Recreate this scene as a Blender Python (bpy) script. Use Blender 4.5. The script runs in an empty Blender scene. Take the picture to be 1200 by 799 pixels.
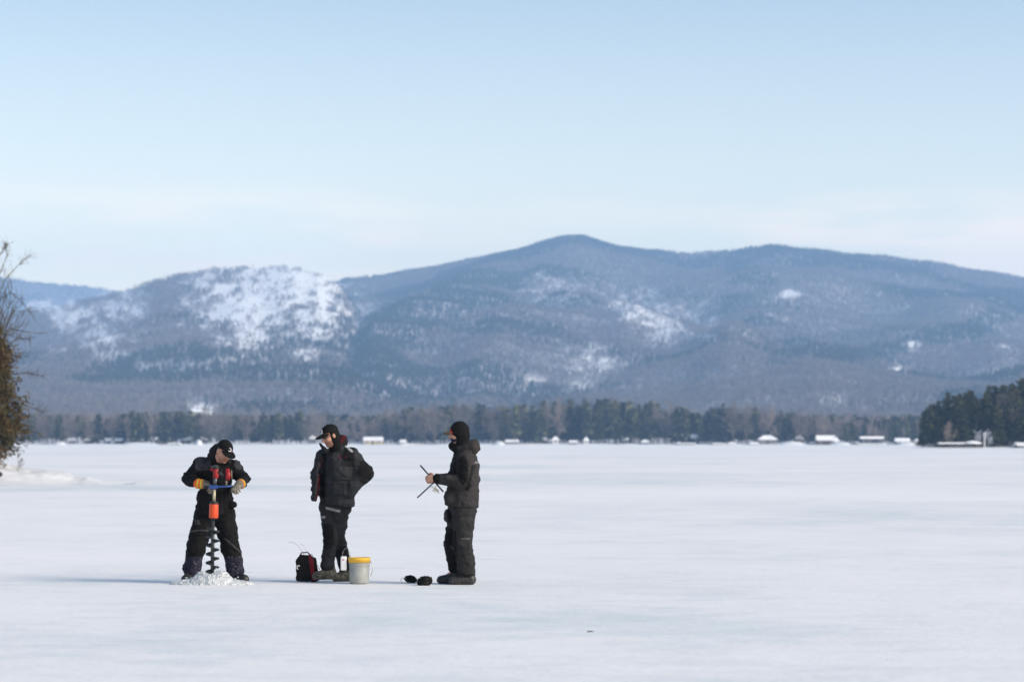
import bpy, math, random
import numpy as np
from mathutils import Vector

SC = bpy.context.scene
COL = SC.collection
PI = math.pi
rng = np.random.default_rng(7)

# ------------------------------------------------------------------ camera maths
CAMH = 1.6
F = 3333.3                       # focal length in photo pixels (100 mm on 36 mm, 1200 px)
HZ = 517.6
TH = math.atan((HZ - 399.5) / F)
def P(px, py, Y):
    """world point at depth Y seen at photo pixel px,py"""
    a = (px - 600) / F; b = (399.5 - py) / F
    v = np.array([a, math.cos(TH) - b * math.sin(TH), math.sin(TH) + b * math.cos(TH)])
    v = v * (Y / v[1]); v[2] += CAMH
    return v
def GD(py):                      # ground distance for a ground pixel row
    b = (399.5 - py) / F
    e = (math.sin(TH) + b * math.cos(TH)) / (math.cos(TH) - b * math.sin(TH))
    return -CAMH / e

# ------------------------------------------------------------------ noise
class VN:
    def __init__(s, seed, n=32):
        s.n = n; s.t = np.random.default_rng(seed).random((n, n, n)).astype(np.float32)
    def __call__(s, x, y, z=0.0):
        x, y, z = np.broadcast_arrays(np.asarray(x, float), np.asarray(y, float), np.asarray(z, float))
        xi = np.floor(x).astype(int); yi = np.floor(y).astype(int); zi = np.floor(z).astype(int)
        fx = x - xi; fy = y - yi; fz = z - zi
        fx = fx * fx * (3 - 2 * fx); fy = fy * fy * (3 - 2 * fy); fz = fz * fz * (3 - 2 * fz)
        n = s.n; r = 0
        for a in (0, 1):
            for b in (0, 1):
                for c in (0, 1):
                    w = (fx if a else 1 - fx) * (fy if b else 1 - fy) * (fz if c else 1 - fz)
                    r = r + w * s.t[(xi + a) % n, (yi + b) % n, (zi + c) % n]
        return r
vn = VN(3); vn2 = VN(11)
def fbm(x, y, z=0.0, o=4, N=vn):
    r = 0; a = .5; t = 0
    for i in range(o):
        r = r + a * N(x * 2 ** i + 7.3 * i, y * 2 ** i + 3.1 * i, z * 2 ** i); t += a; a *= .5
    return r / t

# ------------------------------------------------------------------ objects
def tag(o, label=None, cat=None, group=None, kind=None):
    if label: o['label'] = label
    if cat: o['category'] = cat
    if group: o['group'] = group
    if kind: o['kind'] = kind
    return o
def link(name, me, m=None, parent=None, smooth=False):
    o = bpy.data.objects.new(name, me); COL.objects.link(o)
    if m: 
        if len(me.materials) == 0: me.materials.append(m)
    if smooth and len(me.polygons): me.polygons.foreach_set('use_smooth', [True] * len(me.polygons))
    if parent: o.parent = parent
    return o
def empty(name, loc=(0, 0, 0), rz=0):
    o = bpy.data.objects.new(name, None); COL.objects.link(o)
    o.location = loc; o.rotation_euler = (0, 0, rz); o.empty_display_size = .1
    return o
def copy_tree(o, parent=None):
    c = o.copy(); COL.objects.link(c); c.parent = parent
    for ch in list(o.children): copy_tree(ch, c)
    return c
def mesh(name, V, Fc, col=None):
    me = bpy.data.meshes.new(name)
    V = np.asarray(V, np.float32)
    if isinstance(Fc, np.ndarray):
        n, k = Fc.shape
        me.vertices.add(len(V)); me.vertices.foreach_set('co', V.ravel())
        me.loops.add(n * k); me.loops.foreach_set('vertex_index', Fc.ravel().astype(np.int32))
        me.polygons.add(n); me.polygons.foreach_set('loop_start', np.arange(0, n * k, k, dtype=np.int32))
        me.update(calc_edges=True); me.validate()
    else:
        me.from_pydata([tuple(map(float, v)) for v in V], [], [tuple(map(int, f)) for f in Fc]); me.update()
    if col is not None:
        a = me.color_attributes.new('Col', 'FLOAT_COLOR', 'POINT')
        c = np.ones((len(V), 4), np.float32); c[:, :3] = col
        a.data.foreach_set('color', c.ravel())
    return me
class MB:
    """collects simple shapes into one mesh"""
    def __init__(s): s.v = []; s.f = []
    def add(s, vs, fs):
        n = len(s.v); s.v += [tuple(v) for v in vs]; s.f += [tuple(i + n for i in f) for f in fs]; return s
    def box(s, x0, x1, y0, y1, z0, z1):
        return s.add([(x0,y0,z0),(x1,y0,z0),(x1,y1,z0),(x0,y1,z0),(x0,y0,z1),(x1,y0,z1),(x1,y1,z1),(x0,y1,z1)],
              [(0,3,2,1),(4,5,6,7),(0,1,5,4),(1,2,6,5),(2,3,7,6),(3,0,4,7)])
    def tube(s, pts, rad, n=8, cap=True):
        pts = [np.array(p, float) for p in pts]
        if not hasattr(rad, '__len__'): rad = [rad] * len(pts)
        vs = []; fs = []
        for i, p in enumerate(pts):
            d = pts[min(i+1, len(pts)-1)] - pts[max(i-1, 0)]; d /= (np.linalg.norm(d) + 1e-9)
            a = np.array([0, 0, 1.]) if abs(d[2]) < .9 else np.array([0, 1., 0])
            u = np.cross(d, a); u /= np.linalg.norm(u); w = np.cross(u, d)
            for k in range(n):
                t = 2 * PI * k / n; vs.append(p + rad[i] * (math.cos(t) * u + math.sin(t) * w))
        for i in range(len(pts) - 1):
            for k in range(n):
                a0 = i*n+k; a1 = i*n+(k+1) % n; fs.append((a0, a1, a1+n, a0+n))
        if cap: fs.append(tuple(range(n))[::-1]); fs.append(tuple(range((len(pts)-1)*n, len(pts)*n)))
        return s.add(vs, fs)
    def build(s, name, m, parent=None, smooth=False, bevel=0):
        o = link(name, mesh(name, np.array(s.v), s.f), m, parent, smooth)
        if bevel:
            b = o.modifiers.new('b', 'BEVEL'); b.width = bevel; b.segments = 2
        return o

# ------------------------------------------------------------------ materials
def mat(name, c=(.5,.5,.5), rough=.7, var=0, scale=5, bump=0, bscale=40, attr=False, metal=0, alt=None, rnd=0, spec=.3, sheen=0, sss=0, gain=1, trans=0):
    m = bpy.data.materials.new(name); m.use_nodes = True
    nt = m.node_tree; N = nt.nodes; L = nt.links; b = N['Principled BSDF']
    b.inputs['Roughness'].default_value = rough; b.inputs['Metallic'].default_value = metal
    b.inputs['Specular IOR Level'].default_value = spec
    b.inputs['Base Color'].default_value = (*c, 1)
    if sheen: b.inputs['Sheen Weight'].default_value = sheen
    if trans: b.inputs['Transmission Weight'].default_value = trans
    tc = N.new('ShaderNodeTexCoord')
    src = None
    if attr:
        a = N.new('ShaderNodeAttribute'); a.attribute_name = 'Col'; src = a.outputs['Color']
    if var or alt:
        nz = N.new('ShaderNodeTexNoise'); nz.inputs['Scale'].default_value = scale; nz.inputs['Detail'].default_value = 6
        L.new(tc.outputs['Object'], nz.inputs['Vector'])
        if alt:
            r = N.new('ShaderNodeValToRGB'); r.color_ramp.elements[0].position = .38; r.color_ramp.elements[1].position = .62
            r.color_ramp.elements[0].color = (*c, 1); r.color_ramp.elements[1].color = (*alt, 1)
            L.new(nz.outputs['Fac'], r.inputs['Fac']); src = r.outputs['Color']
        else:
            mr = N.new('ShaderNodeMapRange'); mr.inputs['To Min'].default_value = (1 - var)*gain; mr.inputs['To Max'].default_value = (1 + var)*gain
            mr.inputs['From Min'].default_value = .3; mr.inputs['From Max'].default_value = .7
            L.new(nz.outputs['Fac'], mr.inputs['Value'])
            mx = N.new('ShaderNodeVectorMath'); mx.operation = 'SCALE'
            if src: L.new(src, mx.inputs[0])
            else: mx.inputs[0].default_value = c
            L.new(mr.outputs['Result'], mx.inputs['Scale']); src = mx.outputs['Vector']
    if rnd:
        oi = N.new('ShaderNodeObjectInfo'); mr = N.new('ShaderNodeMapRange')
        mr.inputs['To Min'].default_value = 1 - rnd; mr.inputs['To Max'].default_value = 1 + rnd
        L.new(oi.outputs['Random'], mr.inputs['Value'])
        mx = N.new('ShaderNodeVectorMath'); mx.operation = 'SCALE'
        if src: L.new(src, mx.inputs[0])
        else: mx.inputs[0].default_value = c
        L.new(mr.outputs['Result'], mx.inputs['Scale']); src = mx.outputs['Vector']
    if src: L.new(src, b.inputs['Base Color'])
    if bump:
        nb = N.new('ShaderNodeTexNoise'); nb.inputs['Scale'].default_value = bscale; nb.inputs['Detail'].default_value = 5
        L.new(tc.outputs['Object'], nb.inputs['Vector'])
        bp = N.new('ShaderNodeBump'); bp.inputs['Strength'].default_value = bump; bp.inputs['Distance'].default_value = .02
        L.new(nb.outputs['Fac'], bp.inputs['Height']); L.new(bp.outputs['Normal'], b.inputs['Normal'])
    return m
M_cloth = mat('cloth', attr=True, rough=.8, var=.3, scale=9, bump=.35, bscale=45, spec=.15, sheen=.0, gain=.52)
M_skin = mat('skin', attr=True, rough=.55, spec=.35)
M_fabric_black = mat('black_fabric', (.012,.012,.014), .8, var=.3, scale=20, bump=.3, bscale=60, spec=.2)
M_snow = mat('snow', (.63,.64,.66), .75, var=.05, scale=1.2, bump=.5, bscale=6, spec=.2)
M_roofsnow = mat('roof_snow', (.88,.88,.9), .8, var=.05, scale=.5)
M_bark = mat('bark', (.10,.085,.07), .95, var=.4, scale=4)
M_trunk = mat('far_bark', (.16,.13,.11), .95, var=.3, scale=.5, rnd=.3)
M_twig = mat('bare_twigs', (.20,.165,.145), .95, var=.3, scale=.4, rnd=.35)
M_needle = mat('needles', (.034,.045,.020), .9, alt=(.085,.085,.032), scale=.25, rnd=.45)
M_needle2 = mat('blue_green_needles', (.026,.036,.022), .9, alt=(.055,.060,.030), scale=.3, rnd=.45)
M_far = mat('sunlit_needles', (.055,.065,.032), .9, alt=(.12,.115,.05), scale=.25, rnd=.45)  # paler needles, sunlight on the far tree line put into the colour
M_cedar = mat('cedar_sprays', (.050,.048,.018), .9, alt=(.095,.060,.028), scale=1.3)
M_black = mat('black_plastic', (.02,.02,.022), .45)
M_metal = mat('brushed_metal', (.45,.44,.42), .35, metal=.8)
M_dark = mat('dark_steel', (.05,.055,.06), .4, metal=.4, var=.3, scale=30)
M_orange = mat('orange_plastic', (.60,.07,.02), .45)
M_red = mat('red_plastic', (.32,.015,.02), .4, alt=(.22,.012,.015), scale=30)
M_blue = mat('blue_paint', (.02,.06,.22), .4)
M_white = mat('white_plastic', (.75,.75,.78), .5)
M_yellow = mat('yellow_plastic', (.70,.42,.05), .5)
M_camo = mat('camo_rubber', (.10,.095,.075), .7, alt=(.035,.035,.03), scale=25)
M_bootblk = mat('black_rubber', (.02,.02,.021), .45, alt=(.045,.045,.045), scale=30)
M_greyw = mat('grey_wood', (.14,.12,.10), .9, var=.3, scale=3)

def bucketmat():
    m = mat('frosted_plastic', (.45,.47,.46), .5, var=.12, scale=14)
    m.node_tree.nodes['Principled BSDF'].inputs['Transmission Weight'].default_value = .35
    return m
M_bucket = bucketmat()

# ------------------------------------------------------------------ SDF modelling
def frame(fwd, up=(0, 0, 1)):
    f = np.array(fwd, float); f /= np.linalg.norm(f); u = np.array(up, float)
    s = np.cross(f, u); s /= np.linalg.norm(s); u = np.cross(s, f)
    return np.stack([s, f, u], 1)          # columns side, forward, up
I3 = np.eye(3)
class Field:
    def __init__(s, lo, hi, h):
        s.lo = np.array(lo, float); s.h = h
        s.n = np.ceil((np.array(hi) - s.lo) / h).astype(int) + 1
        s.V = np.full(s.n, .2, np.float32)
    def _sub(s, lo, hi):
        a = np.clip(np.floor((lo - s.lo) / s.h).astype(int), 0, s.n)
        b = np.clip(np.ceil((hi - s.lo) / s.h).astype(int) + 1, 0, s.n)
        if np.any(b <= a): return None, None
        ax = [s.lo[i] + s.h * np.arange(a[i], b[i]) for i in range(3)]
        G = np.stack(np.meshgrid(*ax, indexing='ij'), -1)
        return (slice(a[0], b[0]), slice(a[1], b[1]), slice(a[2], b[2])), G
    def _put(s, sl, d, k, op):
        v = s.V[sl]
        if op == 'sub': d = -d; 
        if op == 'u':
            if k > 0:
                hh = np.clip(.5 + .5 * (v - d) / k, 0, 1); s.V[sl] = v * (1 - hh) + d * hh - k * hh * (1 - hh)
            else: s.V[sl] = np.minimum(v, d)
        else:
            if k > 0:
                hh = np.clip(.5 - .5 * (v - d) / k, 0, 1); s.V[sl] = v * (1 - hh) + d * hh + k * hh * (1 - hh)
            else: s.V[sl] = np.maximum(v, d)
    def caps(s, a, b, ra, rb, k=.02, R=I3, sc=(1, 1, 1), op='u'):
        a = np.array(a, float); b = np.array(b, float); sc = np.array(sc, float)
        m = max(ra, rb) * sc.max() + k + .03
        sl, G = s._sub(np.minimum(a, b) - m, np.maximum(a, b) + m)
        if sl is None: return s
        p = ((G - a) @ R) / sc; ba = ((b - a) @ R) / sc
        t = np.clip((p @ ba) / max(ba @ ba, 1e-9), 0, 1)
        d = (np.linalg.norm(p - t[..., None] * ba, axis=-1) - (ra + (rb - ra) * t)) * sc.min()
        s._put(sl, d, k, op); return s
    def chain(s, pts, rs, k=.02, **kw):
        for i in range(len(pts) - 1): s.caps(pts[i], pts[i+1], rs[i], rs[i+1], k, **kw)
        return s
    def ell(s, c, r, R=I3, k=.02, op='u'):
        c = np.array(c, float); r = np.array(r, float); m = r.max() + k + .03
        sl, G = s._sub(c - m, c + m)
        if sl is None: return s
        p = (G - c) @ R; k0 = np.linalg.norm(p / r, axis=-1); k1 = np.linalg.norm(p / (r * r), axis=-1) + 1e-9
        s._put(sl, k0 * (k0 - 1) / k1, k, op); return s
    def box(s, c, hf, R=I3, rad=.01, k=.0, op='u'):
        c = np.array(c, float); hf = np.array(hf, float); m = np.linalg.norm(hf) + k + .03
        sl, G = s._sub(c - m, c + m)
        if sl is None: return s
        q = np.abs((G - c) @ R) - (hf - rad)
        d = np.linalg.norm(np.maximum(q, 0), axis=-1) + np.minimum(q.max(-1), 0) - rad
        s._put(sl, d, k, op); return s
    def cut(s, p0, n, k=0):
        n = np.array(n, float); n /= np.linalg.norm(n)
        sl, G = s._sub(s.lo, s.lo + s.h * s.n)
        d = (G - np.array(p0)) @ n; s._put(sl, d, k, 'i'); return s
    def fold(s, amp, fn, band=.05):
        idx = np.nonzero(np.abs(s.V) < band)
        p = s.lo + s.h * np.stack(idx, 1)
        s.V[idx] += amp * fn(p); return s
    def mesh(s, name, colf=None):
        V = s.V; h = s.h; ins = V < 0; nx, ny, nz = V.shape
        cnt = np.zeros((nx-1, ny-1, nz-1), np.int8)
        for a in (0, 1):
            for b in (0, 1):
                for c in (0, 1): cnt += ins[a:nx-1+a, b:ny-1+b, c:nz-1+c]
        act = (cnt > 0) & (cnt < 8); I = np.argwhere(act); n = len(I)
        ids = np.full(act.shape, -1, np.int64); ids[act] = np.arange(n)
        acc = np.zeros((n, 3)); w = np.zeros(n)
        cor = [(0,0,0),(1,0,0),(0,1,0),(1,1,0),(0,0,1),(1,0,1),(0,1,1),(1,1,1)]
        vals = [V[I[:,0]+c[0], I[:,1]+c[1], I[:,2]+c[2]].astype(float) for c in cor]
        for i in range(8):
            for j in range(i+1, 8):
                if sum(abs(cor[i][q]-cor[j][q]) for q in range(3)) != 1: continue
                m = (vals[i] < 0) != (vals[j] < 0); t = vals[i][m] / (vals[i][m] - vals[j][m])
                acc[m] += np.array(cor[i]) + t[:, None] * (np.array(cor[j]) - np.array(cor[i])); w[m] += 1
        pts = s.lo + h * (I + acc / np.maximum(w, 1)[:, None])
        fs = []
        for ax in range(3):
            A = [slice(None)] * 3; B = [slice(None)] * 3; A[ax] = slice(0, -1); B[ax] = slice(1, None)
            s0 = ins[tuple(A)]; s1 = ins[tuple(B)]; E = np.argwhere(s0 != s1)
            b, c = [(1, 2), (2, 0), (0, 1)][ax]
            E = E[(E[:, b] > 0) & (E[:, c] > 0) & (E[:, b] < V.shape[b]-1) & (E[:, c] < V.shape[c]-1)]
            def cid(db, dc):
                Q = E.copy(); Q[:, b] += db; Q[:, c] += dc; return ids[Q[:,0], Q[:,1], Q[:,2]]
            q = np.stack([cid(-1, -1), cid(0, -1), cid(0, 0), cid(-1, 0)], 1)
            fl = ~s0[E[:,0], E[:,1], E[:,2]]; q[fl] = q[fl][:, ::-1]; fs.append(q)
        Fc = np.concatenate(fs); Fc = Fc[(Fc >= 0).all(1)]
        return mesh(name, pts, Fc, colf(pts) if colf else None)

def wrinkle(seed, s=9):
    def f(p):
        a = vn2(p[:,0]*s+seed, p[:,1]*s, p[:,2]*s*1.6); b = vn(p[:,0]*s*2.3, p[:,1]*s*2.3+seed, p[:,2]*s*3)
        r = 1 - np.abs(2*a-1)*2; return r*.6 + (b-.5)*.8
    return f

def head_prims(Fd, c, R, k=.02):
    c = np.array(c)
    def L(s_, f_, u_): return c + R @ np.array([s_, f_, u_])
    Fd.ell(c, (.076, .095, .112), R, k)
    Fd.ell(L(0, .03, -.07), (.056, .058, .06), R, .03)
    Fd.caps(L(0, .088, .012), L(0, .112, -.026), .011, .016, .012)       # nose
    Fd.caps(L(-.028, .083, .022), L(.028, .083, .022), .012, .012, .015) # brow
    for sx in (-1, 1):
        Fd.ell(L(sx*.030, .094, .004), (.014, .012, .010), R, .008, 'sub')
        Fd.ell(L(sx*.030, .080, .004), (.013, .013, .012), R, .004)      # eyeball
        Fd.ell(L(sx*.078, -.005, -.005), (.010, .022, .033), R, .008)    # ear
        Fd.ell(L(sx*.042, .066, -.028), (.025, .026, .024), R, .02)      # cheek
    Fd.ell(L(0, .088, -.058), (.022, .010, .006), R, .006)
    Fd.ell(L(0, .086, -.070), (.020, .011, .007), R, .006)
    Fd.ell(L(0, .076, -.098), (.022, .020, .016), R, .015)
def hand_prims(Fd, w, D, N, T, curl=(.7, .9, .7), sc=1.0, k=.008):
    """w wrist, D finger direction, N palm normal, T thumb side"""
    w = np.array(w, float); D = np.array(D, float); D /= np.linalg.norm(D)
    N = np.array(N, float); N -= D * (N @ D); N /= np.linalg.norm(N)
    T = np.array(T, float); T -= D*(T@D); T -= N*(T@N); T /= np.linalg.norm(T)
    R = np.stack([T, D, N], 1)
    Fd.ell(w + D*.048*sc, (.042*sc, .055*sc, .018*sc), R, .012)
    Fd.caps(w - D*.03, w + D*.03*sc, .028, .030*sc, .015, R=R, sc=(1, 1, .75))
    ln = [.042, .047, .044, .034]
    for i in range(4):
        p = w + (D*(.088 - .004*abs(i-1)) + T*(.030 - .0200*i))*sc; a = 0; r = [.0105, .0098, .009, .008]
        for j in range(3):
            a += curl[j]; d = D*math.cos(a) + N*math.sin(a); L = ln[i]*[1, .66, .5][j]*sc
            Fd.caps(p, p + d*L, r[j]*sc, r[j+1]*sc, .004); p = p + d*L
    p = w + (D*.025 + T*.030)*sc
    for j, (d, L, r) in enumerate(((D*.55+T*.7+N*.45, .04, .0135), (D*.75+T*.15+N*.7, .032, .0115), (D*.6-T*.2+N*.75, .025, .010))):
        d = d/np.linalg.norm(d); Fd.caps(p, p + d*L*sc, r*sc, (r-.001)*sc, .006); p = p + d*L*sc

class Fig:
    def __init__(s, label, px, py):
        s.px = px; s.py = py; s.D = GD(py); s.s = s.D / F
        s.root = empty('person', (P(px, py, s.D)[0], s.D, 0))
        tag(s.root, label, 'person', 'people fishing on the frozen lake')
    def q(s, px, py, y=0.0): return np.array([(px - s.px)*s.s*(s.D+y)/s.D, y, (s.py - py)*s.s + .048*y*-0])
    def pp(s, p): return p[:,0]/s.s + s.px, s.py - p[:,2]/s.s
    def part(s, name, me, m, parent=None): return link(name, me, m, parent or s.root, True)

def body(fg, J, h=.007, hands=(), face_col=None):
    Fd = Field((-.5, -.55, -.02), (.5, .4, 1.9), h)
    R = J['R']; hd = J['head']
    head_prims(Fd, hd, R)
    Fd.caps(hd + R @ np.array([0, -.02, -.05]), J['neck'], .055, .065, .03)
    Fd.caps(J['neck'], J['chest'], .06, .10, .02, R=J['RT'], sc=(1.2, .7, 1))
    Fd.caps(J['chest'], J['pelvis'], .105, .11, .02, R=J['RT'], sc=(1.15, .7, 1))
    for S in 'LR':
        sh_ = J['sh'+S]+np.array([0, 0, -.035])
        Fd.chain([J['chest']*.4+sh_*.6, sh_, J['el'+S], J['wr'+S]], [.05, .045, .036, .03], .02)
        Fd.chain([J['pelvis']*.3+J['hip'+S]*.7, J['hip'+S], J['kn'+S], J['an'+S]], [.08, .068, .044, .032], .03)
        Fd.caps(J['an'+S], J['an'+S]*.5+J['toe'+S]*.5, .032, .022, .02)
    for hnd in hands: hand_prims(Fd, *hnd)
    def colf(p):
        l = (p - hd) @ R
        c = np.tile(np.array(J.get('skin', (.40, .20, .14))), (len(p), 1))
        c *= (.85 + .3*vn(p[:,0]*40, p[:,1]*40, p[:,2]*40))[:, None]
        beard = (l[:,1] > .02) & (l[:,2] < -.045) & (np.linalg.norm(l, axis=1) < .16)
        c[beard] = c[beard]*J.get('beard', .55)
        lips = (np.abs(l[:,0]) < .022) & (l[:,1] > .085) & (np.abs(l[:,2]+.064) < .012); c[lips] = (.30, .10, .08)
        eye = (np.abs(np.abs(l[:,0])-.03) < .012) & (l[:,1] > .07) & (np.abs(l[:,2]-.004) < .007); c[eye] = (.08, .06, .05)
        brow = (np.abs(np.abs(l[:,0])-.03) < .02) & (l[:,1] > .07) & (np.abs(l[:,2]-.024) < .006); c[brow] = (.07, .04, .03)
        hair = ((l[:,1] < -.0) | (l[:,2] > .06)) & (l[:,2] > -.06) & (np.linalg.norm(l, axis=1) < .16) & (np.abs(l[:,0]) < .080)
        c[hair] = (.04, .025, .018)
        return c
    o = fg.part('body', Fd.mesh('body', colf), M_skin); return o

def boot(fg, an, toe, m, ground=None, R=None, name='boot', h=.007):
    """boot from ankle joint to toe point, sole on plane z=ground"""
    g = 0.0 if ground is None else ground
    Fd = Field(np.minimum(an, toe)-.14, np.maximum(an, toe)+np.array([.14, .14, .14]), h)
    d = toe-an; d[2] = 0; d /= np.linalg.norm(d)
    heel = np.array([an[0], an[1], g+.045]) - d*.045; tp = np.array([toe[0], toe[1], g+(.042 if ground is None else .042)])
    Fd.caps(an + np.array([0, 0, .06]), heel + np.array([0,0,.02]), .066, .058, .02)
    Fd.caps(heel, tp, .055, .05, .03); Fd.caps(heel + d*.07 + np.array([0,0,.03]), tp, .055, .035, .03)
    Fd.caps(heel, tp, .058, .054, .004, sc=(1, 1, .45)); 
    Fd.cut((0, 0, g+.0), (0, 0, -1)); Fd.fold(.003, wrinkle(2, 25))
    return fg.part(name, Fd.mesh(name), m)

def cap(fg, hd, R, logo=True, h=.005, m=None, brim_len=.075):
    hd = np.array(hd)
    def L(a, b, c): return hd + R @ np.array([a, b, c])
    Fd = Field(hd-.28, hd+.28, h)
    Fd.ell(L(0, -.008, .045), (.087, .106, .088), R, 0)
    Fd.cut(L(0, 0, .042), R @ np.array([0, .15, -1.]))
    Fd2 = Field(hd-.28, hd+.28, h)
    Fd2.ell(L(0, .085, .030), (.078, .085+brim_len*.3, .020), R, 0)
    Fd2.cut(L(0, 0, .040), R @ np.array([0, -.35, -1.])); Fd2.cut(L(0, .04, 0), R @ np.array([0, -1., 0.]))
    Fd.V = np.minimum(Fd.V, Fd2.V)
    Fd.caps(L(0, -.01, .133), L(0, -.01, .136), .008, .006, .003)
    def colf(p): return np.tile(np.array((.011, .011, .012)), (len(p), 1))
    o = fg.part('cap', Fd.mesh('cap', colf), m or M_cloth)
    if logo:
        # little curved white emblem on the front panel of the cap
        mb = MB(); pts = []
        for i in range(9):
            a = math.radians(60 + 240*i/8); x = .016*math.cos(a)+.004; z = .016*math.sin(a)
            sx = x*R[0,0]*1 if False else x
            yy = .106*math.sqrt(max(0, 1-((x)/.087)**2-((z+.036)/.088)**2))
            pts.append(L(sx, -.008+yy+.003, .081+z))
        mb.tube(pts, .0045, 6)
        pts = [L(x, -.008+.106*math.sqrt(max(0,1-(x/.087)**2-((z+.036)/.088)**2))+.003, .081+z) for x, z in ((-.022,-.018),(-.008,-.012),(.008,-.016),(.022,-.010))]
        mb.tube(pts, .0045, 6)
        mb.build('emblem', M_white, o, True)
    return o

# ================================================================== WORLD / LIGHT
SUN_EL = math.radians(28); SUN_AZ = math.radians(114)       # azimuth clockwise from +Y (view direction)
w = bpy.data.worlds.new('World'); SC.world = w; w.use_nodes = True
nt = w.node_tree; N = nt.nodes; L = nt.links; bg = N['Background']
sky = N.new('ShaderNodeTexSky'); sky.sky_type = 'NISHITA'; sky.sun_disc = False
sky.sun_elevation = SUN_EL; sky.sun_rotation = SUN_AZ; sky.altitude = 300; sky.air_density = 1.0; sky.dust_density = .2; sky.ozone_density = 2.5
tc = N.new('ShaderNodeTexCoord'); sep = N.new('ShaderNodeSeparateXYZ'); L.new(tc.outputs['Generated'], sep.inputs[0])
def mathn(op, a, b=None, clamp=False):
    n = N.new('ShaderNodeMath'); n.operation = op; n.use_clamp = clamp
    for i, v in enumerate((a, b)):
        if v is None: continue
        if hasattr(v, 'is_output'): L.new(v, n.inputs[i])
        else: n.inputs[i].default_value = v
    return n.outputs[0]
def smooth(v, a, b):
    n = N.new('ShaderNodeMapRange'); n.interpolation_type = 'SMOOTHSTEP'; n.inputs['From Min'].default_value = a; n.inputs['From Max'].default_value = b
    L.new(v, n.inputs['Value']); return n.outputs['Result']
X, Z = sep.outputs['X'], sep.outputs['Z']
mp = N.new('ShaderNodeMapping'); mp.inputs['Scale'].default_value = (7, 7, 48); L.new(tc.outputs['Generated'], mp.inputs['Vector'])
nz = N.new('ShaderNodeTexNoise'); nz.inputs['Scale'].default_value = 1.0; nz.inputs['Detail'].default_value = 5; nz.inputs['Roughness'].default_value = .5
L.new(mp.outputs['Vector'], nz.inputs['Vector'])
band = mathn('MULTIPLY', smooth(Z, .095, .070), smooth(Z, .005, .05))
side = mathn('ADD', smooth(X, .0, -.07), smooth(X, .02, .11), True)
side = mathn('MAXIMUM', side, .35)
cl = mathn('MULTIPLY', mathn('MULTIPLY', band, side), smooth(nz.outputs['Fac'], .40, .56))
cl = mathn('MULTIPLY', cl, .9)
tint = N.new('ShaderNodeMix'); tint.data_type = 'RGBA'; tint.blend_type = 'MULTIPLY'; tint.inputs['Factor'].default_value = 1
L.new(sky.outputs['Color'], tint.inputs['A']); 
gr = N.new('ShaderNodeValToRGB'); L.new(Z, gr.inputs['Fac']); e = gr.color_ramp.elements
e[0].position = .0; e[0].color = (2.0, 1.42, .97, 1); e[1].position = .45; e[1].color = (1.05, .93, .80, 1)
for p_, c_ in ((.077, (1.9, 1.34, .90, 1)), (.154, (1.20, .93, .73, 1)), (.25, (1.1, .93, .78, 1))):
    x_ = e.new(p_); x_.color = c_
L.new(gr.outputs['Color'], tint.inputs['B'])
TINT = tint
mix = N.new('ShaderNodeMix'); mix.data_type = 'RGBA'; L.new(cl, mix.inputs['Factor']); L.new(tint.outputs['Result'], mix.inputs['A'])
mix.inputs['B'].default_value = (10.5, 8.4, 5.8, 1)
CLOUD = mix
L.new(mix.outputs['Result'], bg.inputs['Color']); bg.inputs['Strength'].default_value = .135

sd = bpy.data.lights.new('sun', 'SUN'); sd.energy = 3.8; sd.angle = math.radians(28); sd.color = (1, .88, .72)
so = bpy.data.objects.new('sun', sd); COL.objects.link(so)
sv = Vector((math.sin(SUN_AZ)*math.cos(SUN_EL), math.cos(SUN_AZ)*math.cos(SUN_EL), math.sin(SUN_EL)))
so.rotation_euler = sv.to_track_quat('Z', 'Y').to_euler(); so.location = (0, 0, 50)

cam = bpy.data.cameras.new('camera'); cam.lens = 100; cam.sensor_width = 36; cam.clip_start = .5; cam.clip_end = 60000
cam.dof.use_dof = True; cam.dof.focus_distance = 31.9; cam.dof.aperture_fstop = 2.8
co = bpy.data.objects.new('camera', cam); COL.objects.link(co); co.location = (0, 0, CAMH); co.rotation_euler = (PI/2 + TH, 0, 0)
SC.camera = co
SC.view_settings.view_transform = 'Standard'; SC.view_settings.look = 'None'; SC.view_settings.gamma = 1; SC.view_settings.exposure = 0.58
SC.render.engine = 'CYCLES'
SC.cycles.max_bounces = 6; SC.cycles.volume_bounces = 1; SC.cycles.diffuse_bounces = 3; SC.cycles.use_denoising = True
SC.cycles.volume_step_rate = 1

# haze: one closed box of even thin air
mb = MB(); mb.box(-4500, 4500, -300, 12300, -2.5, 800)
m = bpy.data.materials.new('haze'); m.use_nodes = True; n_ = m.node_tree.nodes; n_.remove(n_['Principled BSDF'])
pv = n_.new('ShaderNodeVolumePrincipled'); pv.inputs['Color'].default_value = (.36, .615, 1.0, 1); pv.inputs['Density'].default_value = 1.15e-4; pv.inputs['Anisotropy'].default_value = 0
m.node_tree.links.new(pv.outputs[0], n_['Material Output'].inputs['Volume'])
tag(mb.build('haze', m), 'thin blue winter haze over the whole lake and mountains', 'haze', kind='stuff')

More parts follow.
